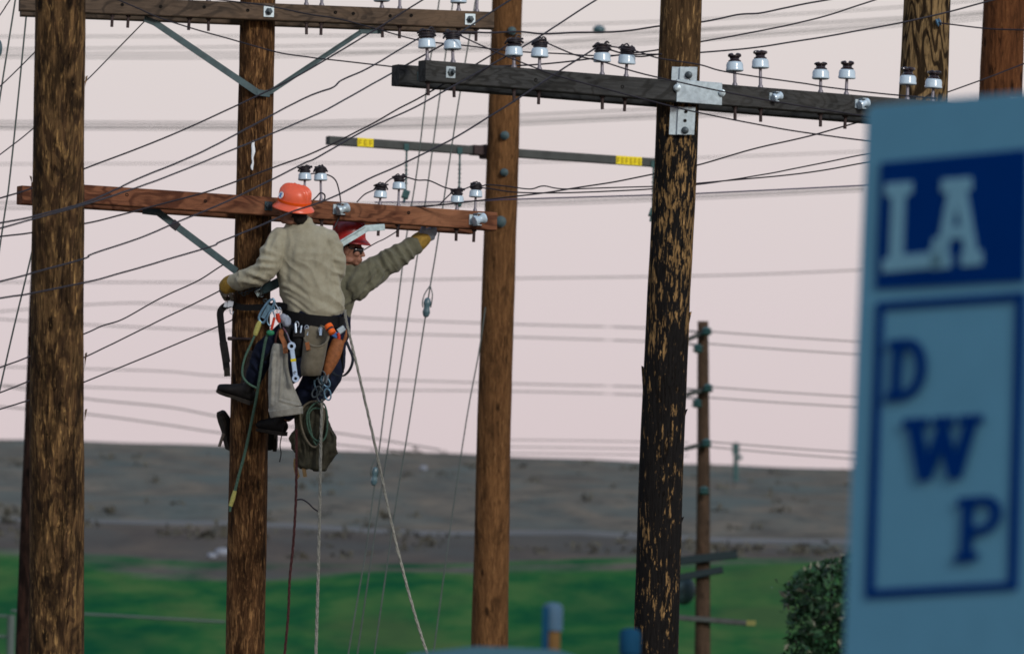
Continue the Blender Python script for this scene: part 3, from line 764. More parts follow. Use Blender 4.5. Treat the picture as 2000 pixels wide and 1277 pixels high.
# distant pole with short arms
M['dark_arm'] = m_plain('dark_arm', (0.012, 0.022, 0.026), 0.7)
M['dull_yellow'] = m_plain('dull_yellow', (0.16, 0.16, 0.05), 0.6)
def far_arm(root, x0, y0, x1, y1, d, h=0.12, mat='beam_far', dd=0.0):
    mb = MB(); a = P(x0, y0, d - 0.2); b = P(x1, y1, d - 0.2 + dd); X = (b - a).normalized(); Y = Vector((0, 0, 1)).cross(X).normalized()
    R = Matrix((X, Y, X.cross(Y))).transposed(); mb.box((a + b) / 2, (b - a).length, 0.1, h, R, 0, 0.01); return put('crossarm', mb, M[mat], root)
mb, base = shaft([(1373, 627, 21), (1374, 900, 25), (1372, 1277, 31), (1370, 2300, 36)], 190.0, seg=24, vis=(620, 1340))
base.z = terr(base.x, base.y); pole_8 = thing('utility_pole', base, 'slim distant pole with small crossarms standing between the blackened pole and the sign', 'utility pole', 'wooden utility poles')
put('pole_shaft', mb, M['pole_far'], pole_8, smooth='all', recalc=False)
for (x0, y0, x1, y1) in ((1341, 664, 1378, 648), (1338, 771, 1380, 760), (1335, 877, 1378, 866)): far_arm(pole_8, x0, y0, x1, y1, 190, 0.075)
for (x, y) in ((1380, 649), (1383, 760), (1380, 867), (1363, 683), (1361, 790), (1375, 960)):
    b = MB(); b.lathe([(0.05, 0), (0.10, 0.04), (0.06, 0.07), (0.10, 0.10), (0.03, 0.15)], 10, Matrix.Translation(P(x, y + 6, 189.7))); put('insulator', b, M['teal_rod'], pole_8)
far_arm(pole_8, 1318, 1096, 1440, 1082, 190, 0.14, 'dark_arm'); far_arm(pole_8, 1322, 1128, 1412, 1112, 190, 0.12, 'dark_arm')
far_arm(pole_8, 1300, 1203, 1470, 1217, 190, 0.09)
tg = MB(); tg.box(P(1467, 1216, 189.6), 0.16, 0.05, 0.09); put('yellow_marker', tg, M['dull_yellow'], pole_8)
mt = MB(); mt.ell(P(1336, 1152, 190.5), 0.2, 0.2, 0.26); put('meter_can', mt, M['brace_shaded'], pole_8)
mb = MB(); c = P(1438, 905, 640); z0 = terr(c.x, c.y)
mb.tube([(c.x, c.y, z0 - 0.5), (c.x - 0.05, c.y, P(1437, 864, 640).z)], [0.17, 0.13], 10); mb.box(P(1437, 876, 639.8), 0.42, 0.2, 0.6); mb.box(P(1441, 893, 639.8), 0.5, 0.2, 0.25)
solo('utility_pole', mb, M['teal_rod'], 'tiny stub of a pole standing on the hill crest by the sign', 'utility pole', 'wooden utility poles')

# ------------------------------------------------------------------ wires
def wire(pts, d0, d1, label, r=0.0062, mat='wire', name='power_line', cat='wire', group='power lines at the near poles', ext=(True, True), jit=0.0, dl=None):
    pts = [list(p) for p in pts]
    if ext[0]:
        dx, dy = pts[0][0] - pts[1][0], pts[0][1] - pts[1][1]; k = 260 / math.hypot(dx, dy); pts.insert(0, [pts[0][0] + dx * k, pts[0][1] + dy * k * 0.96])
    if ext[1]:
        dx, dy = pts[-1][0] - pts[-2][0], pts[-1][1] - pts[-2][1]; k = 260 / math.hypot(dx, dy); pts.append([pts[-1][0] + dx * k, pts[-1][1] + dy * k * 0.96])
    L = [0]
    for a, b in zip(pts, pts[1:]): L.append(L[-1] + math.hypot(b[0] - a[0], b[1] - a[1]))
    ds = dl or [d0 + (d1 - d0) * l / L[-1] for l in L]
    q = spline([P(p[0], p[1], d) for p, d in zip(pts, ds)], 8)
    if jit:
        q = [p + UPV * (noise.noise(p * 2.1) * jit) + UPV * (noise.noise(p * 6.0) * jit * 0.3) for p in q]
    mb = MB(); mb.tube(q, r, 6)
    return solo(name, mb, M[mat], label, cat, group)
J = 0.006
TD = tar_arm.depth
wire([(0, 302), (64, 252), (165, 161), (281, 43), (300, 20)], 79, 80.2, 'steep wire rising from behind the thick left pole to the upper left brace', 0.005, ext=(1, 0), jit=J)
wire([(0, 169), (67, 104), (112, 60)], 79, 79.9, 'short steep wire at the upper left edge, going behind the thick pole', 0.005, ext=(1, 0), jit=J)
wire([(0, 30), (20, 0)], 82, 82, 'tiny piece of wire crossing the top left corner', 0.005)
wire([(230, 0), (322, 39), (462, 81), (540, 103), (600, 111), (637, 116), (771, 131), (840, 136)], 76, 75.2, 'thin wire falling across the upper left brace to the left end of the dark crossarm', 0.0052, ext=(1, 0), jit=J)
wire([(417, 0), (518, 11), (600, 28), (669, 40), (749, 61), (817, 78), (904, 89), (958, 96), (1020, 101), (1098, 105), (1157, 109), (1206, 109), (1262, 107), (1292, 106)], 78, 74.4, 'wire drooping over the face of the upper grey crossarm and behind the leftmost insulators', 0.0052, ext=(1, 0), jit=J)
wire([(0, 387), (61, 368), (165, 330), (344, 260), (512, 183), (600, 138), (742, 53), (826, 0)], 72, 75, 'straight wire passing right at the foot of the upper brace', jit=J * .4)
wire([(0, 436), (61, 424), (160, 398), (226, 370), (256, 355), (386, 300), (428, 280), (529, 227), (600, 189), (649, 171), (667, 157), (710, 138), (742, 120), (779, 98), (818, 76)], 66, TD(818), 'kinked wire with small splice ending at the leftmost insulator of the dark crossarm', ext=(1, 0), jit=J)
wire([(0, 446), (61, 429), (165, 400), (266, 367), (346, 337), (493, 277), (560, 249), (640, 213), (771, 140), (801, 123), (871, 84), (893, 68), (993, 3)], 66, 74.7, 'wire passing behind the left end of the dark crossarm towards the second insulator', jit=J * .5, dl=[65.5, 66, 66.6, 67.4, 68.5, 69.2, 70.6, 71.2, 72.2, 74.8, 74.8, 74.8, 74.8, 75.5, 76])
wire([(0, 462), (60, 455), (164, 437), (213, 426), (277, 409), (394, 377), (480, 348), (553, 321), (620, 295), (712, 250), (773, 216), (810, 197), (856, 171), (933, 125), (990, 90)], 73, TD(990), 'wire behind the thick left pole rising to the third insulator from the left', ext=(1, 0), jit=J)
wire([(0, 550), (61, 534), (164, 505), (181, 496), (280, 462), (346, 434), (447, 392), (529, 352), (593, 320), (620, 308), (712, 255), (810, 210), (877, 173), (960, 127), (1039, 81), (1165, 0)], 66, 77, 'long wire crossing just above the orange hard hat and over the plain pole', jit=J * .5)
wire([(0, 582), (61, 573), (164, 552), (240, 532), (405, 484), (431, 472), (510, 440), (572, 413), (612, 400), (662, 380), (726, 347), (787, 320), (885, 271), (953, 230), (1025, 184), (1094, 138), (1111, 127), (1165, 94)], 66, TD(1165), 'lowest wire crossing in front of the orange hard hat brim', ext=(1, 0), jit=J * .6)
wire([(0, 717), (53, 697), (164, 652), (199, 636), (238, 624), (288, 596), (325, 577), (386, 548), (431, 520), (470, 498)], 78, 80.3, 'upper wavy wire ending behind the left hand of the nearer lineman', 0.0058, ext=(1, 0), jit=J)
wire([(0, 767), (53, 745), (164, 698), (324, 620), (430, 567), (475, 545)], 78, 80.3, 'middle wire reaching the gloved hand of the nearer lineman', 0.0058, ext=(1, 0), jit=J)
wire([(0, 799), (50, 783), (164, 746), (427, 637), (456, 621), (490, 605)], 78, 80.3, 'lowest straight wire passing behind the hanging black strap', 0.0058, ext=(1, 0), jit=J * .4)
wire([(711, 488), (735, 474), (752, 466), (777, 450), (779, 440)], 80.1, 79.9, 'short jumper wire from behind the sunglasses up to the red brown crossarm', 0.0045, ext=(0, 0), jit=J * .4)
wire([(884, 70), (900, 63), (952, 65), (1017, 63), (1060, 66), (1125, 64), (1206, 61), (1260, 55), (1290, 51), (1369, 44), (1438, 30), (1483, 27), (1536, 15), (1620, 0)], TD(884), 77.6, 'wavy wire running right from the second insulator over the blackened pole top', ext=(0, 1), jit=J)
wire([(940, 131), (1020, 128), (1084, 123), (1157, 115), (1240, 104), (1290, 97), (1369, 82), (1438, 70), (1514, 55), (1612, 32), (1711, 0)], 75.3, 77, 'middle wire rising to the right from behind the dark crossarm', jit=J * .4, ext=(0, 1))
wire([(1175, 92), (1240, 110), (1290, 106), (1369, 103), (1476, 93), (1563, 80), (1635, 68), (1772, 42), (1856, 23), (1935, 2)], TD(1175) + .4, 77.5, 'wire rising to the right across the wavy grained pole', jit=J * .5, ext=(0, 1))
wire([(1060, 80), (1071, 85), (1125, 108), (1179, 122), (1260, 146), (1411, 179), (1620, 217), (1692, 228), (1760, 236)], TD(1060), 74.0, 'wire sagging over the bracket plate from the fourth insulator to the sign', 0.0055, ext=(0, 0), jit=J * .6)
wire([(890, 68), (898, 70), (963, 100), (1039, 130), (1098, 151), (1260, 194), (1365, 220), (1544, 255), (1692, 275), (1760, 281)], TD(890) - .1, 73.0, 'wire slanting down across the whole dark crossarm from the second insulator', 0.0055, ext=(0, 0), jit=J * .6)
wire([(1192, 92), (1228, 97), (1257, 105), (1290, 115), (1365, 127), (1407, 139), (1476, 150), (1571, 163), (1620, 171), (1745, 186), (1830, 193)], TD(1192), 74.4, 'wire falling gently from the sixth insulator past the unwired insulators', 0.0055, ext=(0, 0), jit=J * .7)
wire([(800, 404), (855, 401), (943, 391), (1055, 378), (1130, 366), (1198, 356), (1276, 340), (1362, 323), (1468, 292), (1582, 266), (1692, 235), (1770, 215)], red_arm.depth(800), 79.5, 'straight wire from the red brown crossarm up to the sign top', 0.006, ext=(0, 0), jit=J * .4)
wire([(928, 363), (940, 364), (953, 361), (987, 364), (1035, 369), (1062, 363), (1110, 369), (1276, 364), (1362, 360), (1500, 340), (1600, 320), (1690, 302), (1760, 292)], red_arm.depth(928), 79.6, 'wavy spliced wire from the rightmost small insulator towards the sign', 0.0052, ext=(0, 0), jit=J)
wire([(930, 366), (960, 369), (1011, 376), (1130, 376), (1276, 369), (1362, 358), (1559, 340), (1690, 318), (1760, 309)], red_arm.depth(930), 79.7, 'smooth lower wire of the pair running right to the sign', 0.0055, ext=(0, 0), jit=J * .5)
wire([(732, 395), (885, 394), (1014, 389), (1273, 381), (1362, 378), (1690, 362), (1800, 356)], 100, 98, 'faint purple wire behind the plain pole below the spliced wires', 0.0062, 'wire_blue', ext=(0, 1))
wire([(1833, 45), (1856, 48), (1935, 57), (2000, 59)], 78.7, 78, 'short wire from the blue knob on the wavy grained pole to the right edge', 0.0055, ext=(0, 1))
wire([(1800, 198), (1852, 180), (1935, 150), (2000, 125)], 80, 80.5, 'wire rising to the right edge from behind the wavy grained pole', 0.0055, ext=(0, 1))
kn = MB(); kn.lathe([(0.012, -0.02), (0.032, -0.012), (0.022, 0), (0.032, 0.012), (0.012, 0.02)], 14, Matrix.Translation(P(1833, 44, D5 - 0.19)) @ Matrix.Rotation(1.2, 4, 'Y')); put('spool_insulator', kn, m_plain('blue_glass', (0.07, 0.15, 0.24), 0.3), pole_5)
# jumpers on the red brown arm, one per pair of insulators
TD = tar_arm.depth
def jump(pts, d, label, r=0.0052): return wire(pts, d, d, label, r, dl=[red_arm.depth(p[0]) - (0.075 if k in (6, 7, 8) and len(pts) == 9 and p[0] < 668 else 0.0) for k, p in enumerate(pts)], ext=(0, 0), name='jumper_wire', group='jumper wires at the red brown crossarm')
DJ = D2 - 0.19
jump([(596, 345), (612, 339), (640, 342), (655, 352), (662, 372), (666, 398), (667, 412), (660, 430), (652, 446)], DJ, 'jumper looping from the two tall insulators down past the spool')
jump([(697, 395), (712, 380), (731, 371), (748, 362), (765, 349), (790, 346), (815, 352), (838, 353), (868, 366), (885, 370)], DJ, 'jumper joining the middle pair of small insulators to the right pair')
jump([(640, 404), (690, 402), (760, 404), (800, 406), (853, 401), (868, 390), (884, 376), (905, 370), (925, 362)], DJ, 'jumper lying along the crossarm top then rising to the right pair')
jump([(606, 396), (618, 385), (626, 377), (634, 381), (633, 390), (622, 396)], DJ, 'small coil of jumper at the foot of the tall insulator', 0.006)

# far blurred lines
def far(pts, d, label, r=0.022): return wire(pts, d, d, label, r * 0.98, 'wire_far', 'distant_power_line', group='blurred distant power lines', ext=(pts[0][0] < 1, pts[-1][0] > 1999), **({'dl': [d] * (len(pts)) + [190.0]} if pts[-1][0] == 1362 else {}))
FL = 'hazy grey distant line crossing the pink sky, out of focus'
for p, lb in zip(([(-50, 72), (460, 71), (960, 68), (1250, 62), (1620, 44), (2000, 20)], [(-50, 97), (460, 92), (700, 88), (960, 86), (1300, 76), (1620, 55), (2000, 22)], [(-50, 106), (460, 104), (960, 98), (1300, 83), (1764, 50), (2000, 30)],
          [(600, 52), (960, 50), (1300, 42), (1764, 14), (2000, -8)], [(0, 112), (500, 112), (960, 92), (1300, 64), (1764, 36), (2000, 18)]), ['blurred distant line just under the upper grey crossarm, topmost of its bundle at left', 'second blurred distant line below the upper grey crossarm', 'third blurred distant line below the upper grey crossarm', 'blurred distant line starting at the upper right brace and rising to the top right', 'lowest blurred distant line of the bundle below the upper grey crossarm']):
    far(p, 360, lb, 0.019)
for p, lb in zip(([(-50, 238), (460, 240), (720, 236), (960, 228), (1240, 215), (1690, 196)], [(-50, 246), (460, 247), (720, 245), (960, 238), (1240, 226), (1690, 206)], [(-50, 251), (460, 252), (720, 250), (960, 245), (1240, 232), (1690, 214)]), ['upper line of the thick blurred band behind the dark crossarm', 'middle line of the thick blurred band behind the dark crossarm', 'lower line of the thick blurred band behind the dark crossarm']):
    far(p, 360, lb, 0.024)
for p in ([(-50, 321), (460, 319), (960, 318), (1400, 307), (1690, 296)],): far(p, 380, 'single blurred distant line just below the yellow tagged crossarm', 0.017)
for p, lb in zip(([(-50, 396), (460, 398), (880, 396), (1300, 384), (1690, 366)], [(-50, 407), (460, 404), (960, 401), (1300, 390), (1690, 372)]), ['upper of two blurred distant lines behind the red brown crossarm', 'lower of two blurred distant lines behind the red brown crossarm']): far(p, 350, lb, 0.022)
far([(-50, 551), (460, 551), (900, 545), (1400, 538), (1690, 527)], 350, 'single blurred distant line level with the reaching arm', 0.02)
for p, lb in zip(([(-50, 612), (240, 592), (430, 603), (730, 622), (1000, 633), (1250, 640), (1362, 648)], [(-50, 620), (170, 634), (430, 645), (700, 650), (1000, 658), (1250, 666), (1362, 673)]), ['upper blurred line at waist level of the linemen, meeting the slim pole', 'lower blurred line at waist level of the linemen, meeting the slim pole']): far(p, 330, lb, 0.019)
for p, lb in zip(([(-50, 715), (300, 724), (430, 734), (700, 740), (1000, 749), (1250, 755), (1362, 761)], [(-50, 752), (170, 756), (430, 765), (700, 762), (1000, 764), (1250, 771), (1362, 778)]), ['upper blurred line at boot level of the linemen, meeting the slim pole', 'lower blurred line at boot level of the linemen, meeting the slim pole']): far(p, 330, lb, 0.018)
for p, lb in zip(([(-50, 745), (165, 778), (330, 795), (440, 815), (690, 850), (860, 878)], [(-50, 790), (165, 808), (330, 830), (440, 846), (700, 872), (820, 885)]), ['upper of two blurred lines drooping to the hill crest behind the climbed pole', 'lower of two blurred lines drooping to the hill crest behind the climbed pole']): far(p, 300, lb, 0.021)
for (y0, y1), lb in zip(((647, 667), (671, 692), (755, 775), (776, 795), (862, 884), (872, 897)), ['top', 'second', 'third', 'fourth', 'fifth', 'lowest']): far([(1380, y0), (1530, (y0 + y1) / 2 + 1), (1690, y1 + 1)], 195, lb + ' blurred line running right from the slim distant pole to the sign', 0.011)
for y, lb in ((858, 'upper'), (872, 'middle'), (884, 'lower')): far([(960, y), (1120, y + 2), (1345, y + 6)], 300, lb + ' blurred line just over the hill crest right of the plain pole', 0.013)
kb = MB(); kb.ell(P(1170, 58, 190), 0.11, 0.10, 0.075); solo('splice_knob', kb, M['guy_ins'], 'blurred blue grey knob hanging on a distant upper line between two poles', 'insulator')

# guy strands with strain insulators
def guy(pts, d, label, ins=None, r=0.0075):
    rt = thing('guy_wire', P(pts[0][0], pts[0][1], d), label, 'guy wire', 'slanting guy wires behind the linemen')
    px, py = pts[-1]; dx, dy = pts[-1][0] - pts[-2][0], pts[-1][1] - pts[-2][1]
    e = [px + dx / dy * 700, py + 700]
    pp = pts + [e]; mb = MB(); q = spline([P(x, y, d) for x, y in pp], 4)
    z = q[-1].z; k = (q[-2].z + 0.3) / max(q[-2].z - z, 1e-3)
    last = q[-2].lerp(q[-1], 1.0); tdir = (q[-1] - q[-2]).normalized(); q.append(q[-1] + tdir * ((q[-1].z + 0.3) / max(-tdir.z, 0.05)))
    mb.tube(q, r, 6); s_ = put('strand', mb, M['guy'], rt)
    if ins:
        x, y0, y1, w = ins; c0 = P(x + 1, y0, d - 0.02); c1 = P(x - 2, y1, d - 0.02); b = MB()
        ww = w / 2 / pxm(d); b.loft([(c0, ww * .8, ww * .8), (c0.lerp(c1, .2), ww, ww), (c0.lerp(c1, .5), ww * .75, ww * .9), (c0.lerp(c1, .8), ww, ww), (c1, ww * .8, ww * .8)], 14)
        put('strain_insulator', b, M['guy_ins'], rt)
        lp = MB(); ap = P(x + 6, y0 - 28, d); 
        for sg in (-1, 1): lp.tube(spline([ap, P(x + 3 + sg * w * .5, y0 - 12, d - .03), P(x + sg * w * .6, y0 + 4, d - .03), c0.lerp(c1, .5) + RGT * (sg * ww)], 4), r * .8, 6)
        put('loop', lp, M['guy'], rt)
guy([(864, -80), (858, 0), (836, 150), (815, 330), (793, 468), (770, 650), (748, 820), (739, 891), (714, 1078), (700, 1160)], 101, 'guy wire with its strain insulator low against the brown hillside', (732, 916, 944, 13))
guy([(892, -80), (885, 0), (855, 216), (831, 393), (806, 560), (766, 820), (733, 1035), (712, 1180)], 103, 'plain middle guy wire between the two with insulators')
guy([(938, -80), (929, 0), (893, 216), (855, 470), (841, 554), (826, 650), (800, 820), (771, 999), (745, 1180)], 100, 'guy wire with its strain insulator high against the sky below the reaching arm', (834, 586, 615, 15))
guy([(948, 600), (935, 690), (911, 820), (875, 1063), (862, 1160)], 109.6, 'guy wire starting low on the plain pole')
guy([(38, -60), (30, 0), (0, 190), (-20, 330)], 84, 'guy wire at the far left edge, nearest to the corner')
guy([(60, -60), (52, 25), (20, 340), (0, 480)], 84, 'guy wire just left of the thick pole, upper part')
guy([(75, 420), (62, 494), (27, 640), (0, 759), (-20, 850)], 84, 'guy wire coming out low from behind the thick left pole')
gi = MB(); gi.ell(P(-3, 95, 83.9), .03, .03, .07); solo('strain_insulator', gi, M['guy_ins'], 'dark strain insulator cut by the left edge near the top', 'insulator')

# ------------------------------------------------------------------ blue sign in the near right
SN = Vector((-0.69, -0.72, 0.0)).normalized(); S0 = P(1690, 212, 27.0)
SX = Vector((-SN.y, SN.x, 0)); SX = SX if SX.dot(RGT) > 0 else -SX
def S(px, py, off=0.0):
    r = ray(px, py); t = (S0 - CAM).dot(SN) / r.dot(SN); return CAM + r * t + SN * off
sgn = thing('sign', (S(1850, 1200).x, S(1850, 1200).y, 0), 'tall blue-shaded upright sign with navy block letters, close at right', 'sign')
M['sign_white_shaded'] = m_plain('sign_white_shaded', (0.082, 0.238, 0.352), 0.6, 0, 0.05, 5, 0.15)  # white panel with the blue of its shade put into the base colour
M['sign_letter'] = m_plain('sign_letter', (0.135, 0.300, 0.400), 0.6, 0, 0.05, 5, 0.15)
M['sign_navy'] = m_plain('sign_navy', (0.0004, 0.024, 0.135), 0.7, 0, 0.05, 5, 0.0)
def sq(pts, o0, o1, mb=None, holes_=()):
    mb = mb or MB(); mb.prism(pts, holes_, lambda x, y, k: S(x, y, o1 if k else o0)); return mb
pan = [(1706, 206), (1697, 212), (1693, 222), (1672, 700), (1649, 1277), (1628, 1850), (1985, 1850), (2008, 1277), (2040, 600), (2052, 192), (2040, 179), (2020, 178), (1860, 192)]
put('panel', sq(pan, -0.16, 0.0), M['sign_white_shaded'], sgn, smooth=False)
put('navy_block', sq([(1723, 318), (2008, 291), (2003, 549), (1713, 564)], 0.001, 0.006), M['sign_navy'], sgn, smooth=False)
put('border_frame', sq([(1715, 590), (2004, 570), (1989, 1150), (1693, 1168)], 0.001, 0.006, None, [[(1728, 605), (1709, 1150), (1972, 1135), (1987, 588)]]), M['sign_navy'], sgn, smooth=False)
def letter(name, poly, quad, hole=(), o=(0.007, 0.010), mat='sign_navy'):
    (ax, ay), (bx, by), (cx, cy), (dx, dy) = quad
    def mp(u, v): return (ax * (1 - u) * (1 - v) + bx * u * (1 - v) + cx * u * v + dx * (1 - u) * v, ay * (1 - u) * (1 - v) + by * u * (1 - v) + cy * u * v + dy * (1 - u) * v)
    put('letter', sq([mp(*p) for p in poly], o[0], o[1], None, [[mp(*p) for p in h] for h in hole]), M[mat], sgn, smooth=False, label='block letter ' + name.upper())
def arc(cx, cy, rx, ry, a0, a1, n=10): return [(cx + rx * math.cos(math.radians(a0 + (a1 - a0) * i / n)), cy + ry * math.sin(math.radians(a0 + (a1 - a0) * i / n))) for i in range(n + 1)]
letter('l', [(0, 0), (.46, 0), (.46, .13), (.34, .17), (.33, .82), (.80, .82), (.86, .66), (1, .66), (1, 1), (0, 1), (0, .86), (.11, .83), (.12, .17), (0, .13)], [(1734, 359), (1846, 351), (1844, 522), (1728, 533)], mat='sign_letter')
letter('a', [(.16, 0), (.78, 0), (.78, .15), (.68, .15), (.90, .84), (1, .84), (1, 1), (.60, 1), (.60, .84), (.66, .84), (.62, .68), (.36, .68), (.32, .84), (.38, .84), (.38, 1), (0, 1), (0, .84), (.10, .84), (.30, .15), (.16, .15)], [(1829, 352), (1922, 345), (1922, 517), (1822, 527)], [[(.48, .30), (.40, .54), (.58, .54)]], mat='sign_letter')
letter('d', [(0, 0), (.50, 0)] + arc(.50, .5, .50, .5, -90, 90, 14)[1:-1] + [(.50, 1), (0, 1), (0, .85), (.13, .85), (.13, .15), (0, .15)], [(1740, 664), (1816, 659), (1811, 777), (1734, 784)], [[(.37, .16), (.37, .84)] + arc(.46, .5, .29, .34, 90, -90, 10)])
letter('w', [(0, 0), (.32, 0), (.32, .15), (.25, .15), (.33, .62), (.44, .15), (.38, .15), (.38, 0), (.64, 0), (.64, .15), (.58, .15), (.67, .62), (.77, .15), (.70, .15), (.70, 0), (1, 0), (1, .15), (.93, .15), (.77, 1), (.61, 1), (.50, .52), (.39, 1), (.23, 1), (.07, .15), (0, .15)], [(1768, 818), (1924, 809), (1917, 932), (1762, 942)])
letter('p', [(0, 0), (.60, 0)] + arc(.60, .30, .40, .30, -90, 90, 12)[1:-1] + [(.60, .60), (.36, .60), (.36, .86), (.50, .86), (.50, 1), (0, 1), (0, .86), (.12, .86), (.12, .14), (0, .14)], [(1875, 972), (1962, 965), (1956, 1090), (1870, 1098)], [[(.36, .14), (.36, .46)] + arc(.58, .30, .18, .16, 90, -90, 8)])
for px in (1735, 1935):
    mb = MB(); a = S(px, 1820, -0.08); mb.box((a.x, a.y, a.z / 2 - 0.2), 0.09, 0.09, a.z + 0.4); put('post', mb, M['brace_shaded'], sgn)

# ------------------------------------------------------------------ near blurred things along the bottom edge
DT = 37.0
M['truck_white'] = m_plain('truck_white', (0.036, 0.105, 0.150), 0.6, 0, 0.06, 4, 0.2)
M['truck_dark'] = m_plain('truck_dark', (0.02, 0.03, 0.04), 0.3, 0, 0.2, 4, 0.5)
M['tyre'] = m_plain('tyre', (0.02, 0.02, 0.02), 0.8)
c = P(960, 1277, DT); zt = P(960, 1262, DT).z
trk = thing('utility_truck', (c.x, c.y + 0.9, 0), 'pale utility truck with only its roof edge showing at the bottom of the view', 'truck')
bx = c.x; by = c.y + 1.0
def tprof(mb, prof, y0, y1, mi=0):
    n = len(prof); mb.add([(bx + x, y0, z) for x, z in prof] + [(bx + x, y1, z) for x, z in prof], [tuple(range(n)), tuple(range(n, 2 * n))[::-1]] + [(i, i + n, (i + 1) % n + n, (i + 1) % n) for i in range(n)], mi)
mb = MB(); tprof(mb, [(-0.72, 0.55), (-0.72, 2.2), (-0.45, zt - 0.16), (-0.28, zt - 0.03), (-0.05, zt), (0.22, zt - 0.005), (0.36, zt - 0.05), (0.5, zt - 0.4), (0.5, 0.55)], by - 1.0, by + 1.0); put('cab', mb, M['truck_white'], trk)
mb = MB(); tprof(mb, [(0.51, 0.6), (0.51, 1.6), (3.2, 1.6), (3.2, 0.6)], by - 1.05, by + 1.05); put('service_body', mb, M['truck_white'], trk)
mb = MB(); tprof(mb, [(-1.9, 0.55), (-1.9, 1.35), (-0.725, 1.6), (-0.725, 0.55)], by - 0.98, by + 0.98); put('bonnet', mb, M['truck_white'], trk)
mb = MB(); tprof(mb, [(-0.66, 2.0), (-0.42, zt - 0.25), (0.3, zt - 0.25), (0.36, 2.0)], by - 1.006, by - 0.99); put('side_window', mb, M['truck_dark'], trk)
for x in (-1.3, 2.3):
    for y in (by - 0.95, by + 0.95):
        mb = MB(); mb.lathe([(0.25, -0.12), (0.42, -0.11), (0.45, 0), (0.42, 0.11), (0.25, 0.12)], 20, Matrix.Translation((bx + x, y, 0.45)) @ Matrix.Rotation(math.pi / 2, 4, 'X')); put('wheel', mb, M['tyre'], trk)
# capped posts
def post(px, py, w, d, cap_mat, body_mat, label, caph):
    k = pxm(d); c = P(px, py, d); rt = thing('bollard_post', (c.x, c.y, 0), label, 'post', 'blurred posts at the bottom edge')
    r = w / 2 / k; mb = MB(); mb.lathe([(r * .78, 0), (r * .78, c.z - caph * .8)], 18, Matrix.Translation((c.x, c.y, 0))); put('shaft', mb, body_mat, rt)
    mb = MB(); mb.lathe([(r, c.z - caph), (r, c.z - r * .5), (r * .8, c.z - r * .15), (r * .3, c.z)], 18, Matrix.Translation((c.x, c.y, 0))); put('cap', mb, cap_mat, rt); return rt
M['blue_paint'] = m_plain('blue_paint', (0.055, 0.110, 0.170), 0.6, 0, 0.1, 6, 0.1)
M['brown_paint'] = m_plain('brown_paint', (0.14, 0.075, 0.022), 0.7, 0, 0.15, 6)
M['navy_post_shade'] = m_plain('navy_post_shade', (0.006, 0.045, 0.095), 0.7, 0, 0.15, 6, 0.05)
p_ = post(1080, 1176, 40, 40.0, M['blue_paint'], M['brown_paint'], 'blurred post with pale blue cap and brown shaft left of the blackened pole', 56 / pxm(40))
mb = MB(); c = P(1066, 1185, 39.95); mb.box((c.x, c.y, c.z / 2), 13 / pxm(40), 0.05, c.z); put('shade_strip', mb, M['navy_post_shade'], p_)  # shade on the post's left side, put in as a navy strip
post(1231, 1226, 42, 42.0, M['navy_post_shade'], M['navy_post_shade'], 'blurred dark navy post at the foot of the blackened pole', 0.1)
# pipe fence across the grass, lower left
fd = 230.0; c = P(22, 1205, fd); rt = thing('pipe_fence', (c.x, c.y, terr(c.x, c.y)), 'grey pipe fence blurred across the lower left grass', 'fence')
M['pipe'] = m_plain('pipe', (0.075, 0.098, 0.092), 0.6)
for x in (22, -90):
    c = P(x, 1200 + 0.02 * x, fd); mb = MB(); mb.tube([(c.x, c.y, terr(c.x, c.y) - 0.3), c], 0.085 if x == 22 else 0.03, 10); put('post', mb, M['pipe'], rt)
for (x0, y0, x1, y1) in ((-90, 1200, 22, 1203), (22, 1192, 440, 1214), (-90, 1240, 22, 1243)):
    mb = MB(); mb.tube([P(x0, y0, fd), P((x0 + x1) / 2, (y0 + y1) / 2 - 1, fd), P(x1, y1, fd)], 0.028, 8); put('rail', mb, M['pipe'], rt)
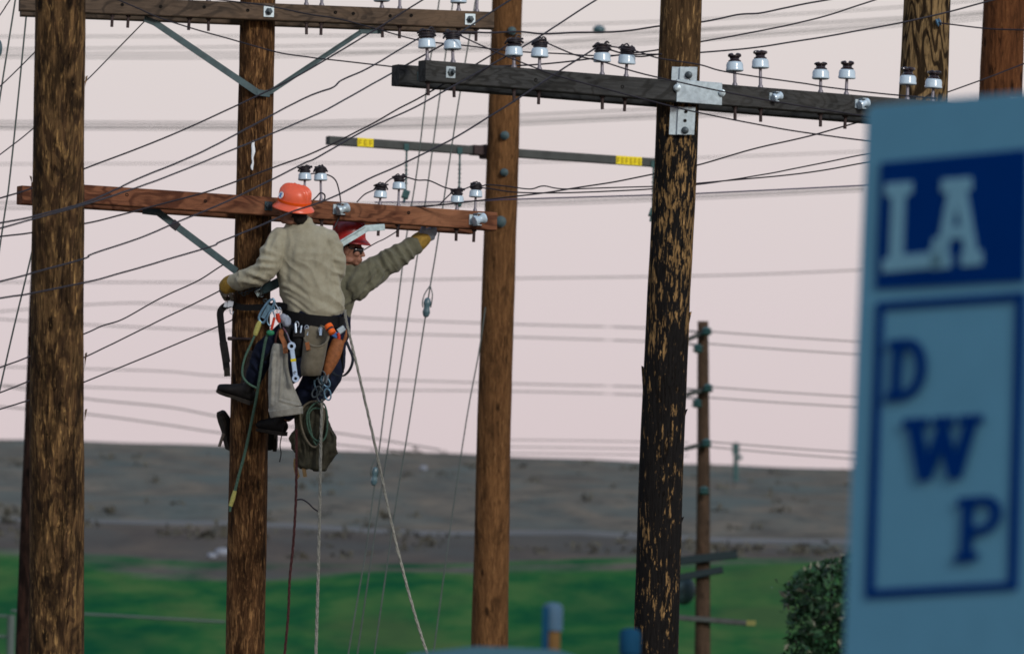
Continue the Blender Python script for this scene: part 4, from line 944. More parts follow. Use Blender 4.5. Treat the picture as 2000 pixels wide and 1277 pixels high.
# shrub tree beside the sign
dt_ = 56.0; kx = pxm(dt_); ct = P(1690, 1120, dt_)
tr = thing('shrub_tree', (ct.x, ct.y, 0), 'dense dark green shrub tree tucked beside the blue sign', 'tree')
mb = MB(); mb.tube(spline([(ct.x, ct.y, -0.2), (ct.x + .02, ct.y, 1.0), (ct.x - .03, ct.y, 2.2), (ct.x, ct.y, 3.6)], 5), [0.07 - 0.0022 * i for i in range(16)], 10)
for i in range(14):
    a_ = random.uniform(0, 6.28); z = random.uniform(1.4, 3.4); mb.tube(spline([(ct.x, ct.y, z), (ct.x + .15 * math.cos(a_), ct.y + .15 * math.sin(a_), z + .25), (ct.x + .3 * math.cos(a_), ct.y + .3 * math.sin(a_), z + .6)], 3), 0.012, 6)
put('trunk', mb, M['rust'], tr)
crn = MB(); ztop = P(1600, 1092, dt_).z
for _ in range(30000):
    z = rng.uniform(1.1, ztop + 0.03); a_ = rng.uniform(0, 2 * math.pi)
    k = (z - 1.1) / (ztop - 1.1); prof = 0.40 * min(1, k * 5 + 0.35) * min(1, max(0.0, (1 - k) * 14) ** 0.4 + 0.3)
    rad = prof * (1 - abs(rng.normal(0, 0.30))) * (1 + 0.34 * noise.noise(Vector((math.cos(a_) * 2.5, math.sin(a_) * 2.5, z * 6.5))))
    if rng.random() < 0.03: rad *= rng.uniform(1.05, 1.22)
    p = Vector((ct.x + rad * math.cos(a_), ct.y + rad * math.sin(a_), z))
    s_ = rng.uniform(0.015, 0.033); q = Quaternion(Vector(rng.normal(0, 1, 3)).normalized(), rng.uniform(0, 6.28))
    crn.add([p + q @ Vector(v_) * s_ for v_ in ((-1, 0, 0), (0, .48, .12), (1.1, 0, 0), (0, -.48, .12))], [(0, 1, 2, 3)], 0 if rng.random() < 0.992 - 0.05 * max(0.0, (z - 3.2) / 1.2) else 1)
put('crown', crn, [m_plain('leaf', (0.017, 0.054, 0.022), 0.55, 0, 0.6, 9, 0.25), m_plain('leaf_tip', (0.17, 0.18, 0.13), 0.6, 0, 0.3, 9)], tr, smooth=False, recalc=False)
# ------------------------------------------------------------------ people
DM = 80.0; KM = pxm(DM)
def Q(px, py, w=0.0): return P(px, py, DM + w)
def RG(l): return [(Q(x, y, w), a / KM, b / KM) for (x, y, w, a, b) in l]

M['skin_a'] = m_plain('skin_a', (0.20, 0.095, 0.06), 0.6, 0, 0.15, 30)
M['skin_b'] = m_plain('skin_b', (0.25, 0.120, 0.082), 0.55, 0, 0.15, 30)
M['khaki'] = m_cloth('khaki', (0.30, 0.278, 0.200), (0.385, 0.362, 0.27))
M['olive_shirt'] = m_cloth('olive_shirt', (0.088, 0.086, 0.058), (0.138, 0.134, 0.094))
M['denim'] = m_cloth('denim', (0.004, 0.006, 0.015), (0.009, 0.013, 0.032))
M['boot'] = m_plain('boot', (0.009, 0.008, 0.008), 0.65, 0, 0.4, 40, 0.2)
M['sole'] = m_plain('sole', (0.030, 0.026, 0.022), 0.8, 0, 0.3, 40)
M['leather_black'] = m_plain('leather_black', (0.006, 0.006, 0.007), 0.7, 0, 0.4, 40, 0.15)
M['leather_tan'] = m_plain('leather_tan', (0.26, 0.095, 0.035), 0.6, 0, 0.35, 30, bump=0.004)
M['glove'] = m_plain('glove', (0.235, 0.145, 0.028), 0.75, 0, 0.3, 40, bump=0.004)
M['glove_palm'] = m_plain('glove_palm', (0.11, 0.10, 0.085), 0.8, 0, 0.35, 40)
M['glove_grey'] = m_plain('glove_grey', (0.27, 0.30, 0.36), 0.8, 0, 0.25, 40)
M['hat_orange'] = m_plain('hat_orange', (0.80, 0.125, 0.055), 0.33, 0, 0.06, 20, 0.5)
M['hat_tape'] = m_plain('hat_tape', (0.82, 0.10, 0.010), 0.35, 0, 0.05, 20)
M['hat_red'] = m_plain('hat_red', (0.36, 0.018, 0.016), 0.33, 0, 0.08, 20, 0.5)
M['hair'] = m_plain('hair', (0.012, 0.009, 0.008), 0.7, 0, 0.4, 80)
M['lens'] = m_plain('lens', (0.012, 0.012, 0.014), 0.06, 0.0, 0.1, 10, 0.9)
M['steel'] = m_plain('steel', (0.50, 0.56, 0.62), 0.28, 0.8, 0.12, 40)
M['wrench'] = m_plain('wrench', (0.52, 0.66, 0.86), 0.35, 0.25, 0.10, 40)
M['alu_blue'] = m_plain('alu_blue', (0.13, 0.23, 0.31), 0.4, 0.5, 0.3, 40)
M['canvas_grey'] = m_cloth('canvas_grey', (0.215, 0.21, 0.18), (0.33, 0.325, 0.285), 1200)
M['canvas_olive'] = m_cloth('canvas_olive', (0.120, 0.104, 0.074), (0.19, 0.168, 0.122), 1200)
M['canvas_green'] = m_cloth('canvas_green', (0.026, 0.026, 0.018), (0.062, 0.058, 0.040), 1200)
M['canvas_dark'] = m_plain('canvas_dark', (0.03, 0.03, 0.022), 0.9)
M['rope_green'] = m_plain('rope_green', (0.060, 0.115, 0.085), 0.85, 0, 0.4, 90)
M['rope_grey'] = m_plain('rope_grey', (0.235, 0.235, 0.205), 0.85, 0, 0.35, 60)
M['rope_lime'] = m_plain('rope_lime', (0.38, 0.36, 0.11), 0.8, 0, 0.25, 90)
M['rope_maroon'] = m_plain('rope_maroon', (0.060, 0.022, 0.022), 0.85, 0, 0.4, 60)
M['orange'] = m_plain('orange', (0.85, 0.14, 0.02), 0.5, 0, 0.1, 60)
M['red'] = m_plain('red', (0.55, 0.045, 0.02), 0.5, 0, 0.1, 60)
M['green_p'] = m_plain('green_p', (0.03, 0.20, 0.10), 0.5, 0, 0.2, 60)
M['blue_p'] = m_plain('blue_p', (0.06, 0.16, 0.42), 0.5, 0, 0.2, 60)

def frame(f, u):
    f = Vector(f).normalized(); u = Vector(u); l = u.cross(f).normalized(); u = f.cross(l).normalized()
    return Matrix((f, l, u)).transposed()              # columns: forward, left, up
def head(mb, C, R, s=1.0, neck_to=None):
    def e(c, rx, ry, rz): mb.ell(C + R @ (Vector(c) * s), rx * s, ry * s, rz * s, R, 22, 14)
    e((-0.008, 0, 0.022), .098, .076, .094); e((.028, 0, -.050), .066, .060, .072); e((.070, 0, -.103), .024, .030, .020)
    e((.080, 0, .012), .020, .052, .014); e((.086, 0, -.075), .020, .031, .026); e((.102, 0, -.068), .009, .023, .006); e((.099, 0, -.081), .010, .020, .007)
    for q in (-1, 1):
        e((.064, q * .042, -.030), .030, .024, .024); e((-.006, q * .077, -.018), .024, .010, .034); e((.008, q * .055, -.085), .045, .016, .022); e((.105, q * .013, -.042), .010, .009, .008)
    mb.loft([(C + R @ (Vector((.090, 0, .006)) * s), .010 * s, .012 * s), (C + R @ (Vector((.106, 0, -.020)) * s), .012 * s, .012 * s), (C + R @ (Vector((.117, 0, -.040)) * s), .013 * s, .010 * s)], 12)
    n0 = C + R @ (Vector((-.018, 0, -.05)) * s); n1 = neck_to if neck_to is not None else C + R @ (Vector((-.05, 0, -.22)) * s)
    mb.loft([(n0, .056 * s, .058 * s), (n0.lerp(n1, .5), .055 * s, .058 * s), (n1, .072 * s, .070 * s)], 20)
def hand(mb, wr, d, pn, sc=1.0, curl=0.5, side=1, fat=1.0, tip=None):
    """palm, four fingers of unequal length and a thumb; d along the hand, pn out of the palm"""
    R = frame(d, pn); d, l, pn = R.col[0], R.col[1] * side, R.col[2]
    def pt(a, b, c): return wr + d * (a * sc) + l * (b * sc) + pn * (c * sc)
    mb.loft([(pt(-.02, 0, 0), .030 * sc * fat, .022 * sc * fat), (pt(.03, 0, 0), .038 * sc * fat, .017 * sc * fat), (pt(.085, 0, -.003), .043 * sc * fat, .015 * sc * fat)], 18, ref=pn)
    for b, ln, dr in ((-.031, .078, -.10), (-.010, .090, 0), (.011, .084, .05), (.031, .064, .14)):
        p = pt(.088, b, -.002); ang = 0.18; pts = [p]
        for seg, fr in ((0, .45), (1, .32), (2, .25)):
            ang += curl * (0.75 if seg == 0 else 1.0)
            p = p + (d * math.cos(ang) + pn * math.sin(ang) + l * dr * 0.5 * (seg == 0)) * (ln * fr * sc); pts.append(p)
        rs = [.0105, .0100, .0092, .0078]
        mb.loft([(q, r_ * sc * fat, r_ * sc * fat) for q, r_ in zip(pts, rs)], 10, sub=3)
    p0 = pt(.018, -.030, .004); p1 = pt(.050, -.058, .018); p2 = pt(.078, -.064, .030 + .02 * curl); p3 = pt(.098, -.058, .042 + .03 * curl)
    mb.loft([(p0, .016 * sc * fat, .015 * sc * fat), (p1, .0125 * sc * fat, .012 * sc * fat), (p2, .011 * sc * fat, .011 * sc * fat), (p3, .008 * sc * fat, .008 * sc * fat)], 10, sub=3)
def hard_hat(root, C, R, mat, s=1.0, brim=True, peak=0.0):
    """ridged shell with an all-round brim; C is the centre of the crown's base"""
    seg = 96; mb = MB(); vs = []; fs = []
    prof = [(1.0, 0.0), (1.0, .12), (.985, .3), (.965, .42), (.94, .52), (.90, .63), (.85, .72), (.78, .80), (.70, .87), (.60, .925), (.48, .965), (.35, .985), (.22, 1.0), (.10, 1.004), (.02, 1.006)]
    def ridge(an, k):
        r = 0
        for a0, w in ((0, .17), (.42, .11), (-.42, .11), (math.pi, .17), (math.pi + .42, .11), (math.pi - .42, .11)):
            dd = (an - a0 + math.pi) % (2 * math.pi) - math.pi; r += math.exp(-(dd / w) ** 2)
        return .085 * r * min(1, max(0, (k - .12) * 2.5))
    for ri, (rr, zz) in enumerate(prof):
        for j in range(seg):
            an = 2 * math.pi * j / seg; yl = .112 * rr * math.sin(an); g_ = 1.0; rz = sum(math.exp(-((yl - y0) / .0095) ** 2) for y0 in (-.044, 0, .044)) * .017 * min(1, max(0, (zz - .25) * 2.2))
            vs.append(C + R @ (Vector((.130 * rr * math.cos(an), .112 * rr * math.sin(an), .146 * zz + rz)) * s) + (R @ Vector((math.cos(an), 0, 0))) * (rz * .9 * rr * s))
    nr = len(prof)
    for i in range(nr - 1):
        for j in range(seg):
            j2 = (j + 1) % seg; fs.append((i * seg + j, i * seg + j2, (i + 1) * seg + j2, (i + 1) * seg + j))
    fs.append(tuple(range((nr - 1) * seg, nr * seg)))
    # brim: top sheet, edge and underside
    o = nr * seg; rows = [(1.0, .018), (1.05, .004), (1.20, -.008), (1.345, -.022), (1.365, -.028), (1.345, -.033), (1.15, -.022), (.97, -.016)]
    for (k, z) in rows:
        for j in range(seg):
            an = 2 * math.pi * j / seg; ext = 1 + (k - 1) * .72 * (1.0 + peak * max(0, math.cos(an)) ** 2) * (1.0 if brim else max(0.12, math.cos(an) ** 3 if math.cos(an) > 0 else .12))
            vs.append(C + R @ (Vector((.130 * ext * math.cos(an), .112 * ext * math.sin(an), z - .03 * peak * max(0, math.cos(an)) ** 2 * (k - 1) * 4)) * s))
    for i in range(len(rows) - 1):
        for j in range(seg):
            j2 = (j + 1) % seg; fs.append((o + i * seg + j2, o + i * seg + j, o + (i + 1) * seg + j, o + (i + 1) * seg + j2))
    mb.add(vs, fs); h = put('hard_hat', mb, M[mat], root, smooth='all')
    return h
def folds(segs, noise_amp=0.004, ns=9.0, seed=0.0, ridges=()):
    """cloth relief: explicit creases (photo points) plus soft noise"""
    S_ = [(np.array(Q(x0, y0, w)), np.array(Q(x1, y1, w1)), wd / KM, h) for (x0, y0, w, x1, y1, w1, wd, h) in segs]
    rg = np.array(RGT); up = np.array(UPV)
    def fn(co, no):
        d = np.zeros(len(co))
        u = co @ rg; v = co @ up
        for a, b, wd, h in S_:
            au, av, bu, bv = a @ rg, a @ up, b @ rg, b @ up
            dx, dy = bu - au, bv - av; L2 = dx * dx + dy * dy
            t = np.clip(((u - au) * dx + (v - av) * dy) / L2, 0, 1)
            q = np.hypot(u - au - t * dx, v - av - t * dy)
            fade = np.sin(np.pi * np.clip(t * .9 + .05, 0, 1)) ** .5
            near = np.exp(-((co - (a + b) / 2) @ np.array(VIEW)) ** 2 / .16 ** 2)
            d += 1.35 * h * fade * near * (np.exp(-(q / wd) ** 2) - .55 * np.exp(-((q - wd * 1.9) / wd) ** 2))
        rel = co - np.array(CAM); px = 1000 + F * (rel @ rg) / (rel @ np.array(fwd)); py = 638.5 - F * (rel @ up) / (rel @ np.array(fwd))
        for (x0, x1, y0, y1, ang, fa, fc, amp) in ridges:
            ca, sa = math.cos(math.radians(ang)), math.sin(math.radians(ang))
            msk = np.clip((px - x0) / 8, 0, 1) * np.clip((x1 - px) / 8, 0, 1) * np.clip((py - y0) / 8, 0, 1) * np.clip((y1 - py) / 8, 0, 1)
            for i in np.nonzero(msk > 0)[0]:
                al = u[i] * ca + v[i] * sa; ac = -u[i] * sa + v[i] * ca; wp = 0.35 * noise.noise(Vector((u[i] * 5, v[i] * 5, seed)))
                n_ = noise.noise(Vector((al * fa + seed, ac * fc + wp * 2.2, (co[i] @ np.array(VIEW)) * 3)))
                d[i] += 1.8 * amp * msk[i] * ((1 - abs(n_) * 2.2) - .35)
        for i in range(len(co)):
            p = Vector(co[i]); d[i] += noise_amp * (noise.noise(p * ns + Vector((seed, 0, 0))) + .5 * noise.noise(p * ns * 2.3 + Vector((0, seed, 0))))
        return d
    return fn
def boot(root, heel, toe, up, side=0, gaff=True, shaft_to=None, sc=1.0):
    """work boot: heel and toe points of the sole, up = ankle direction"""
    heel = Vector(heel); toe = Vector(toe); f = (toe - heel).normalized(); R = frame(f, up); u = R.col[2]; l = R.col[1]; L = (toe - heel).length
    mb = MB(); mb.loft([(heel + u * .050 * sc + f * .015, .040 * sc, .045 * sc), (heel + u * .062 * sc + f * L * .30, .043 * sc, .058 * sc), (heel + u * .050 * sc + f * L * .58, .046 * sc, .042 * sc), (heel + u * .040 * sc + f * L * .80, .049 * sc, .034 * sc), (heel + u * .034 * sc + f * L * .95, .036 * sc, .026 * sc)], 20, ref=u)
    st = Vector(shaft_to) if shaft_to is not None else heel + u * .24 * sc + f * .05
    an = heel + u * .08 * sc + f * L * .20; mb.loft([(an, .044 * sc, .050 * sc), (an.lerp(st, .5), .046 * sc, .050 * sc), (st, .054 * sc, .056 * sc)], 18)
    b = put_remesh('boot', mb, .007, M['boot'], root, 1)
    so = MB(); pr = []
    for (x, y) in [(-.02, .03), (.0, .038), (.25, .034), (.45, .036), (.70, .049), (.88, .044), (1.0, .022), (1.03, 0)]: pr.append((x, y))
    out_ = pr + [(x, -y) for x, y in pr[::-1][1:]]
    so.prism([(x * L, y * sc) for x, y in out_], [], lambda x, y, k: heel + f * x + l * y + u * ((.018 if k else -.004) * sc - (.008 if (x < L * .3 and not k) else 0)))
    put('sole', so, M['sole'], b, smooth=False)
    if gaff:
        g_ = MB(); g0 = heel + f * L * .42 + l * side * .052; 
        g_.ribbon([g0 - u * .012 - l * side * .05, g0 - u * .010, g0 + u * .05, g0 + u * .36], .028, .006, f)
        g_.tube([g0 - u * .0 + l * side * .008, g0 - u * .05 + l * side * .02], [.009, .002], 8)
        put('climbing_iron', g_, M['iron'], b)
    return b
M['iron'] = m_plain('iron', (0.10, 0.085, 0.075), 0.5, 0.4, 0.4, 60)

# ---- nearer lineman, seen from behind
p1 = thing('person', Q(600, 640, -.3), 'nearer lineman in orange hard hat and khaki shirt, seen from behind leaning off the pole', 'person', 'linemen working on the pole')
C1 = Q(574, 410, -.36); R1 = frame(RGT * -.86 + VIEW * .42 + UPV * .22, UPV * .96 + RGT * .16 - VIEW * .26)
body = MB(); head(body, C1, R1, .98, Q(588, 452, -.30))
body.loft(RG([(610, 640, -.24, 44, 32), (606, 600, -.26, 45, 32), (600, 540, -.28, 47, 30), (594, 485, -.30, 54, 32), (590, 455, -.30, 44, 26), (588, 440, -.30, 22, 20)]), 28)
body.loft(RG([(540, 466, -.30, 18, 18), (517, 530, -.36, 15, 15), (480, 545, -.32, 12, 12), (449, 553, -.22, 9.5, 9)]), 16)
body.loft(RG([(648, 474, -.28, 18, 18), (653, 535, -.22, 14, 14), (630, 556, .0, 11, 11), (600, 560, .12, 9, 9)]), 16)
body.loft(RG([(580, 632, -.26, 24, 24), (520, 684, -.35, 18, 18), (495, 745, -.28, 12, 13)]), 18)
body.loft(RG([(632, 645, -.22, 27, 27), (616, 735, -.28, 21, 21), (560, 812, -.20, 13, 14)]), 18)
hand(body, Q(448, 553, -.22), Vector(-RGT * .55 + VIEW * .55 - UPV * .62), VIEW * .6 + RGT * .75, 1.0, .62, 1)
hand(body, Q(600, 560, .12), Vector(-RGT * .8 + VIEW * .5 + UPV * .1), VIEW * .3 - UPV * .9, 1.0, .6, -1)
put_remesh('body', body, .0065, M['skin_a'], p1, 2)
hr = MB(); hr.ell(C1 + R1 @ Vector((-.022, 0, .018)), .092, .083, .088, R1); hr.ell(C1 + R1 @ Vector((-.062, 0, -.045)), .046, .062, .055, R1); put_remesh('hair', hr, .006, M['hair'], p1, 1, lambda co, no: np.array([.004 * noise.noise(Vector(c_) * 60) for c_ in co]))
def tilt_hem(co):
    rel = co - np.array(CAM); dd = rel @ np.array(fwd); px = 1000 + F * (rel @ np.array(RGT)) / dd; py = 638.5 - F * (rel @ np.array(UPV)) / dd
    w_ = np.clip((py - 545) / 55, 0, 1) ** 1.3 * (px > 535)
    dy = np.where(px < 606, (px - 606) * .40, -(px - 606) * .10) + 7
    return co - np.array(UPV)[None, :] * (dy * w_ / KM)[:, None]
sh = MB()
sh.loft(RG([(616, 606, -.25, 60, 44), (613, 596, -.25, 61, 45), (604, 560, -.27, 61, 43), (600, 528, -.28, 60, 41), (597, 498, -.29, 60, 39), (593, 472, -.30, 60, 34), (590, 455, -.30, 51, 28), (588, 443, -.30, 35, 24), (588, 435, -.30, 25, 20)]), 36, sub=5)
sh.loft(RG([(552, 466, -.30, 26, 25), (532, 496, -.34, 25, 24), (517, 527, -.37, 23, 23), (492, 541, -.34, 22, 21), (468, 549, -.28, 18, 18), (452, 553, -.235, 15, 14)]), 24, sub=5)
sh.loft(RG([(636, 468, -.29, 26, 26), (648, 500, -.27, 24, 24), (651, 530, -.23, 22, 23), (642, 550, -.10, 18, 18), (614, 560, .06, 14, 14)]), 24, sub=5)
fl1 = [(560, 577, -.3, 640, 612, -.3, 5, .010), (556, 560, -.3, 650, 607, -.3, 5, .010), (570, 545, -.3, 620, 580, -.3, 6, .007), (562, 590, -.3, 625, 617, -.3, 4, .009),
       (545, 480, -.3, 552, 560, -.3, 6, .009), (580, 470, -.35, 575, 540, -.35, 7, .006), (625, 460, -.35, 618, 540, -.35, 8, .006), (646, 470, -.3, 640, 560, -.3, 5, .008), (655, 520, -.3, 668, 600, -.3, 5, .006),
       (508, 484, -.4, 546, 500, -.4, 5, .006), (498, 508, -.4, 540, 508, -.4, 4.5, .009), (500, 520, -.45, 534, 522, -.45, 4, .008), (520, 462, -.4, 512, 520, -.4, 6, .005), (478, 530, -.4, 520, 545, -.4, 4, .008), (466, 548, -.35, 508, 556, -.35, 4, .007), (460, 541, -.3, 472, 560, -.3, 3.5, .004),
       (560, 438, -.3, 615, 442, -.3, 4, .006), (650, 505, -.3, 668, 512, -.3, 4, .006), (648, 530, -.3, 670, 535, -.3, 4, .006)]
shirt1 = put_remesh('shirt', sh, .0062, M['khaki'], p1, 3, folds(fl1, .004, 7.0, 3.1, [(540, 680, 470, 625, -38, 2.5, 11, .0075), (560, 640, 440, 560, -82, 2.0, 9, .006), (440, 548, 450, 580, 70, 4, 15, .007), (636, 690, 450, 560, -25, 3, 12, .006)]),
    lambda co: tilt_hem(co))

cl = MB(); cl.lathe([(.068, 0), (.072, .01), (.070, .035), (.064, .036)], 28, Matrix.Translation(Q(587, 444, -.30)) @ R1.to_4x4() @ Matrix.Scale(.88, 4) @ Matrix.Translation((0, 0, -.012)), cap=False); put('collar', cl, M['khaki'], shirt1)
tr = MB()
tr.loft(RG([(612, 606, -.25, 56, 42), (608, 632, -.25, 54, 42), (606, 655, -.24, 50, 40)]), 28)
tr.loft(RG([(584, 640, -.27, 31, 31), (550, 664, -.33, 27, 27), (518, 688, -.36, 24, 24), (505, 716, -.33, 19, 21), (495, 742, -.28, 16, 18)]), 24)
tr.loft(RG([(632, 648, -.23, 33, 33), (626, 700, -.28, 29, 29), (616, 742, -.29, 26, 26), (590, 778, -.25, 21, 22), (560, 806, -.21, 17, 18)]), 24)
put_remesh('trousers', tr, .0075, M['denim'], p1, 2, folds([(520, 660, -.4, 560, 690, -.4, 5, .010), (500, 690, -.4, 530, 720, -.4, 4, .008), (490, 705, -.4, 512, 735, -.4, 4, .008), (600, 720, -.35, 640, 740, -.35, 5, .01), (590, 750, -.3, 625, 770, -.3, 4, .009)], .006, 9, 1))
boot(p1, Q(491, 786, -.235), Q(424, 764, -.20), UPV * .95 - VIEW * .25 + RGT * .1, -1, True, Q(494, 738, -.28), 1.0)
boot(p1, Q(556, 848, -.20), Q(490, 838, -.05), UPV, -1, True, Q(560, 800, -.21))
gl = MB(); hand(gl, Q(447, 554, -.22), Vector(-RGT * .50 + VIEW * .5 - UPV * .70), VIEW * .55 + RGT * .8, 1.04, .62, 1, 1.28)
put_remesh('glove', gl, .0045, M['glove_palm'], p1, 1)
gc = MB(); gc.loft(RG([(456, 551, -.235, 16.5, 15), (448, 556, -.215, 17.5, 15.5), (441, 562, -.20, 16, 14)]), 20); put_remesh('glove_cuff', gc, .005, M['glove'], p1, 1)
hat1 = hard_hat(p1, C1 + R1 @ Vector((.004, 0, .038)), R1, 'hat_orange', .96, True, .15)
def on_hat(hat_C, R, an, z, r=.128): return hat_C + R @ Vector((r * math.cos(an), r * .865 * math.sin(an), z))
HC = C1 + R1 @ Vector((.004, 0, .038))
tp = MB(); n = 48; tv = []; tf = []
for k in range(n):
    an = 2 * math.pi * k / n
    for z, rr in ((.018, .1275), (.038, .1290), (.038, .122), (.018, .122)): tv.append(HC + R1 @ Vector((rr * math.cos(an), rr * .862 * math.sin(an), z)))
for k in range(n):
    k2 = (k + 1) % n
    for q in range(4): q2 = (q + 1) % 4; tf.append((k * 4 + q, k2 * 4 + q, k2 * 4 + q2, k * 4 + q2))
tp.add(tv, tf); put('hat_band', tp, M['hat_tape'], hat1)
def sticker(an, z, rad, mat, off, poly=None):
    base = on_hat(HC, R1, an, z, .1300 + off); nrm = (R1 @ Vector((math.cos(an), math.sin(an) * 1.1, .32))).normalized(); up = (R1.col[2] - nrm * R1.col[2].dot(nrm)).normalized(); sd_ = up.cross(nrm)
    pl = poly or [(rad * math.cos(t), rad * math.sin(t)) for t in np.linspace(0, 2 * math.pi, 24, endpoint=False)]
    mb = MB(); mb.prism(pl, [], lambda x, y, k: base + sd_ * x + up * y + nrm * (.0015 if k else -.004)); return mb
ANS = 1.02
st = put('sticker', sticker(ANS, .072, .0265, None, 0.0), m_plain('sticker_white', (.70, .76, .82), .4), hat1, smooth=False)
put('sticker_mark', sticker(ANS, .072, 0, None, .0025, [(-.012, -.014), (-.003, -.014), (0, -.002), (.004, -.014), (.013, -.014), (.005, .002), (.012, .015), (.004, .015), (0, .006), (-.004, .015), (-.012, .015), (-.006, .001)]), M['blue_p'], st, smooth=False)
# belt and harness straps
bl = MB(); n = 40; bv = []; bf = []
bc = Q(612, 620, -.25); 
for k in range(n):
    an = 2 * math.pi * k / n
    for (dz, e) in ((-.040, 0), (.040, 0), (.040, .008), (-.040, .008)):
        bv.append(bc + RGT * ((.222 + e) * math.cos(an)) + VIEW * ((.168 + e) * math.sin(an)) + UPV * (dz + (-.05) * math.cos(an) * 0.55 - .020 * math.sin(an) * -1))
for k in range(n):
    k2 = (k + 1) % n
    for q in range(4): q2 = (q + 1) % 4; bf.append((k * 4 + q, k2 * 4 + q, k2 * 4 + q2, k * 4 + q2))
bl.add(bv, bf); belt = put('tool_belt', bl, M['leather_black'], p1)
for (x, y) in ((599, 641), (626, 645), (580, 634), (545, 606), (560, 622)):
    rg_ = MB(); c = Q(x, y, -.445 if x > 570 else -.40); rg_.tube([c + RGT * (.014 * math.cos(t)) + UPV * (.022 * math.sin(t)) for t in np.linspace(0, 2 * math.pi, 15)], .0035, 6); put('ring', rg_, M['steel'], belt)
sw = MB(); sw.ribbon(spline([Q(452, 592, -.15), Q(470, 600, -.20), Q(510, 600, -.24), Q(545, 596, -.30), Q(560, 600, -.34)], 4), .045, .008, UPV); sw.ribbon(spline([Q(452, 592, -.15), Q(452, 594, 0.05), Q(470, 596, .16), Q(500, 596, .18), Q(530, 598, .1), Q(545, 598, -.1), Q(552, 600, -.25)], 4), .05, .008, UPV)
put('pole_strap', sw, M['leather_black'], p1)
tl = MB(); tl.ribbon(spline([Q(450, 594, -.17), Q(438, 599, -.17), Q(430.5, 609, -.17), Q(431, 626, -.17), Q(436, 670, -.17), Q(441, 705, -.17), Q(443, 722, -.17)], 4), 13.5 / KM, .008, RGT); st_ = put('strap_tail', tl, M['leather_black'], p1)
tl = MB(); tl.ribbon([Q(443, 718, -.172), Q(444, 735, -.172)], 12 / KM, .016, RGT); put('strap_keeper', tl, M['sole'], st_)
tl = MB(); tl.ribbon([Q(436, 668, -.170), Q(442.5, 708, -.170)], 15.5 / KM, .020, RGT); put('strap_pad', tl, M['boot'], st_)
bk = MB(); Rb = Matrix.Rotation(.2, 3, 'Y')
for dx, dy, sx, sz in ((-7, -2, .022, .042), (0, -3, .018, .052), (6, -3, .022, .046)): bk.box(Q(447 + dx * .9, 597 + dy, -.19), sx, .012, sz, Rb, 0, .003)
bk.tube([Q(449, 604, -.19), Q(450, 612, -.19), Q(454, 614, -.19), Q(456, 608, -.19)], .005, 6); put('buckle', bk, M['steel'], p1)
pg = MB(); pg.lathe([(.006, 0), (.014, .006), (.015, .05), (.010, .06), (.010, .17)], 10, Matrix.Translation(Q(444, 661, -.16)) @ Matrix.Rotation(math.radians(90), 4, 'Y')); put('peg', pg, M['rust'], p1)
# pole gripper chain and hardware on the pole below the hand
hw = MB()
for i in range(9):
    c = Q(462 + i * 7.0, 560 + 10 * math.sin(i * .9) + i * 2.4, -.18 - .02 * (i % 3)); hw.tube([c + (RGT * (.014 * math.cos(t)) + UPV * (.011 * math.sin(t)) + VIEW * (.006 * math.cos(t + i))) for t in np.linspace(0, 2 * math.pi, 13)], .0042, 6)
hw_ = put('chain', hw, M['bolt'], p1)
gd = MB(); gd.ribbon(spline([Q(515, 566, -.21), Q(535, 556, -.25), Q(553, 546, -.30)], 4), .062, .03, UPV); put('strap_guard', gd, M['brace_shaded'], p1)

# ---- farther lineman, in profile, reaching to the right
p2 = thing('person', Q(655, 640, .42), 'farther lineman in red hard hat and sunglasses reaching up under the crossarm', 'person', 'linemen working on the pole')
C2 = Q(682, 485, .40); R2 = frame(RGT * .97 - VIEW * .18 - UPV * .14, UPV * .98 + RGT * .16 - VIEW * .04)
body = MB(); head(body, C2, R2, 1.0, Q(672, 548, .42))
body.loft(RG([(636, 645, .45, 34, 26), (642, 600, .45, 34, 27), (652, 565, .43, 34, 28), (664, 545, .42, 26, 24)]), 26)
body.loft(RG([(690, 556, .40, 16, 16), (752, 518, .50, 14, 14), (790, 494, .56, 12, 12), (818, 472, .62, 9.5, 9)]), 16)
body.loft(RG([(650, 550, .52, 18, 18), (630, 600, .55, 14, 14), (590, 590, .40, 10, 10)]), 16)
body.loft(RG([(645, 650, .42, 26, 26), (640, 735, .30, 21, 21), (545, 810, .26, 14, 14)]), 18)
body.loft(RG([(630, 650, .48, 26, 26), (560, 730, .50, 21, 21), (470, 800, .24, 14, 14)]), 18)
hand(body, Q(821, 468, .62), RGT * .80 + UPV * .50 + VIEW * .1, UPV * .6 + VIEW * .7 - RGT * .2, 1.0, .55, 1)
hand(body, Q(590, 590, .40), -RGT + UPV * .2, VIEW * -.2 + UPV * -.9, 1.0, .7, -1)
put_remesh('body', body, .0055, M['skin_b'], p2, 1)
hr = MB(); hr.ell(C2 + R2 @ Vector((-.022, 0, .022)), .092, .081, .086, R2); hr.ell(C2 + R2 @ Vector((-.060, 0, -.040)), .044, .060, .05, R2); put_remesh('hair', hr, .006, M['hair'], p2, 1)
sh = MB()
sh.loft(RG([(640, 625, .44, 42, 36), (643, 595, .44, 44, 37), (656, 562, .42, 46, 36), (668, 544, .41, 38, 30), (673, 528, .41, 25, 22)]), 30)
sh.loft(RG([(686, 557, .40, 34, 32), (714, 541, .44, 29, 27), (745, 521, .49, 26, 24), (772, 504, .53, 23, 21), (796, 488, .57, 19, 18), (815, 475, .61, 16, 15)]), 24, sub=5)
sh.loft(RG([(648, 552, .50, 28, 28), (634, 596, .55, 22, 22), (600, 592, .42, 17, 17)]), 22)
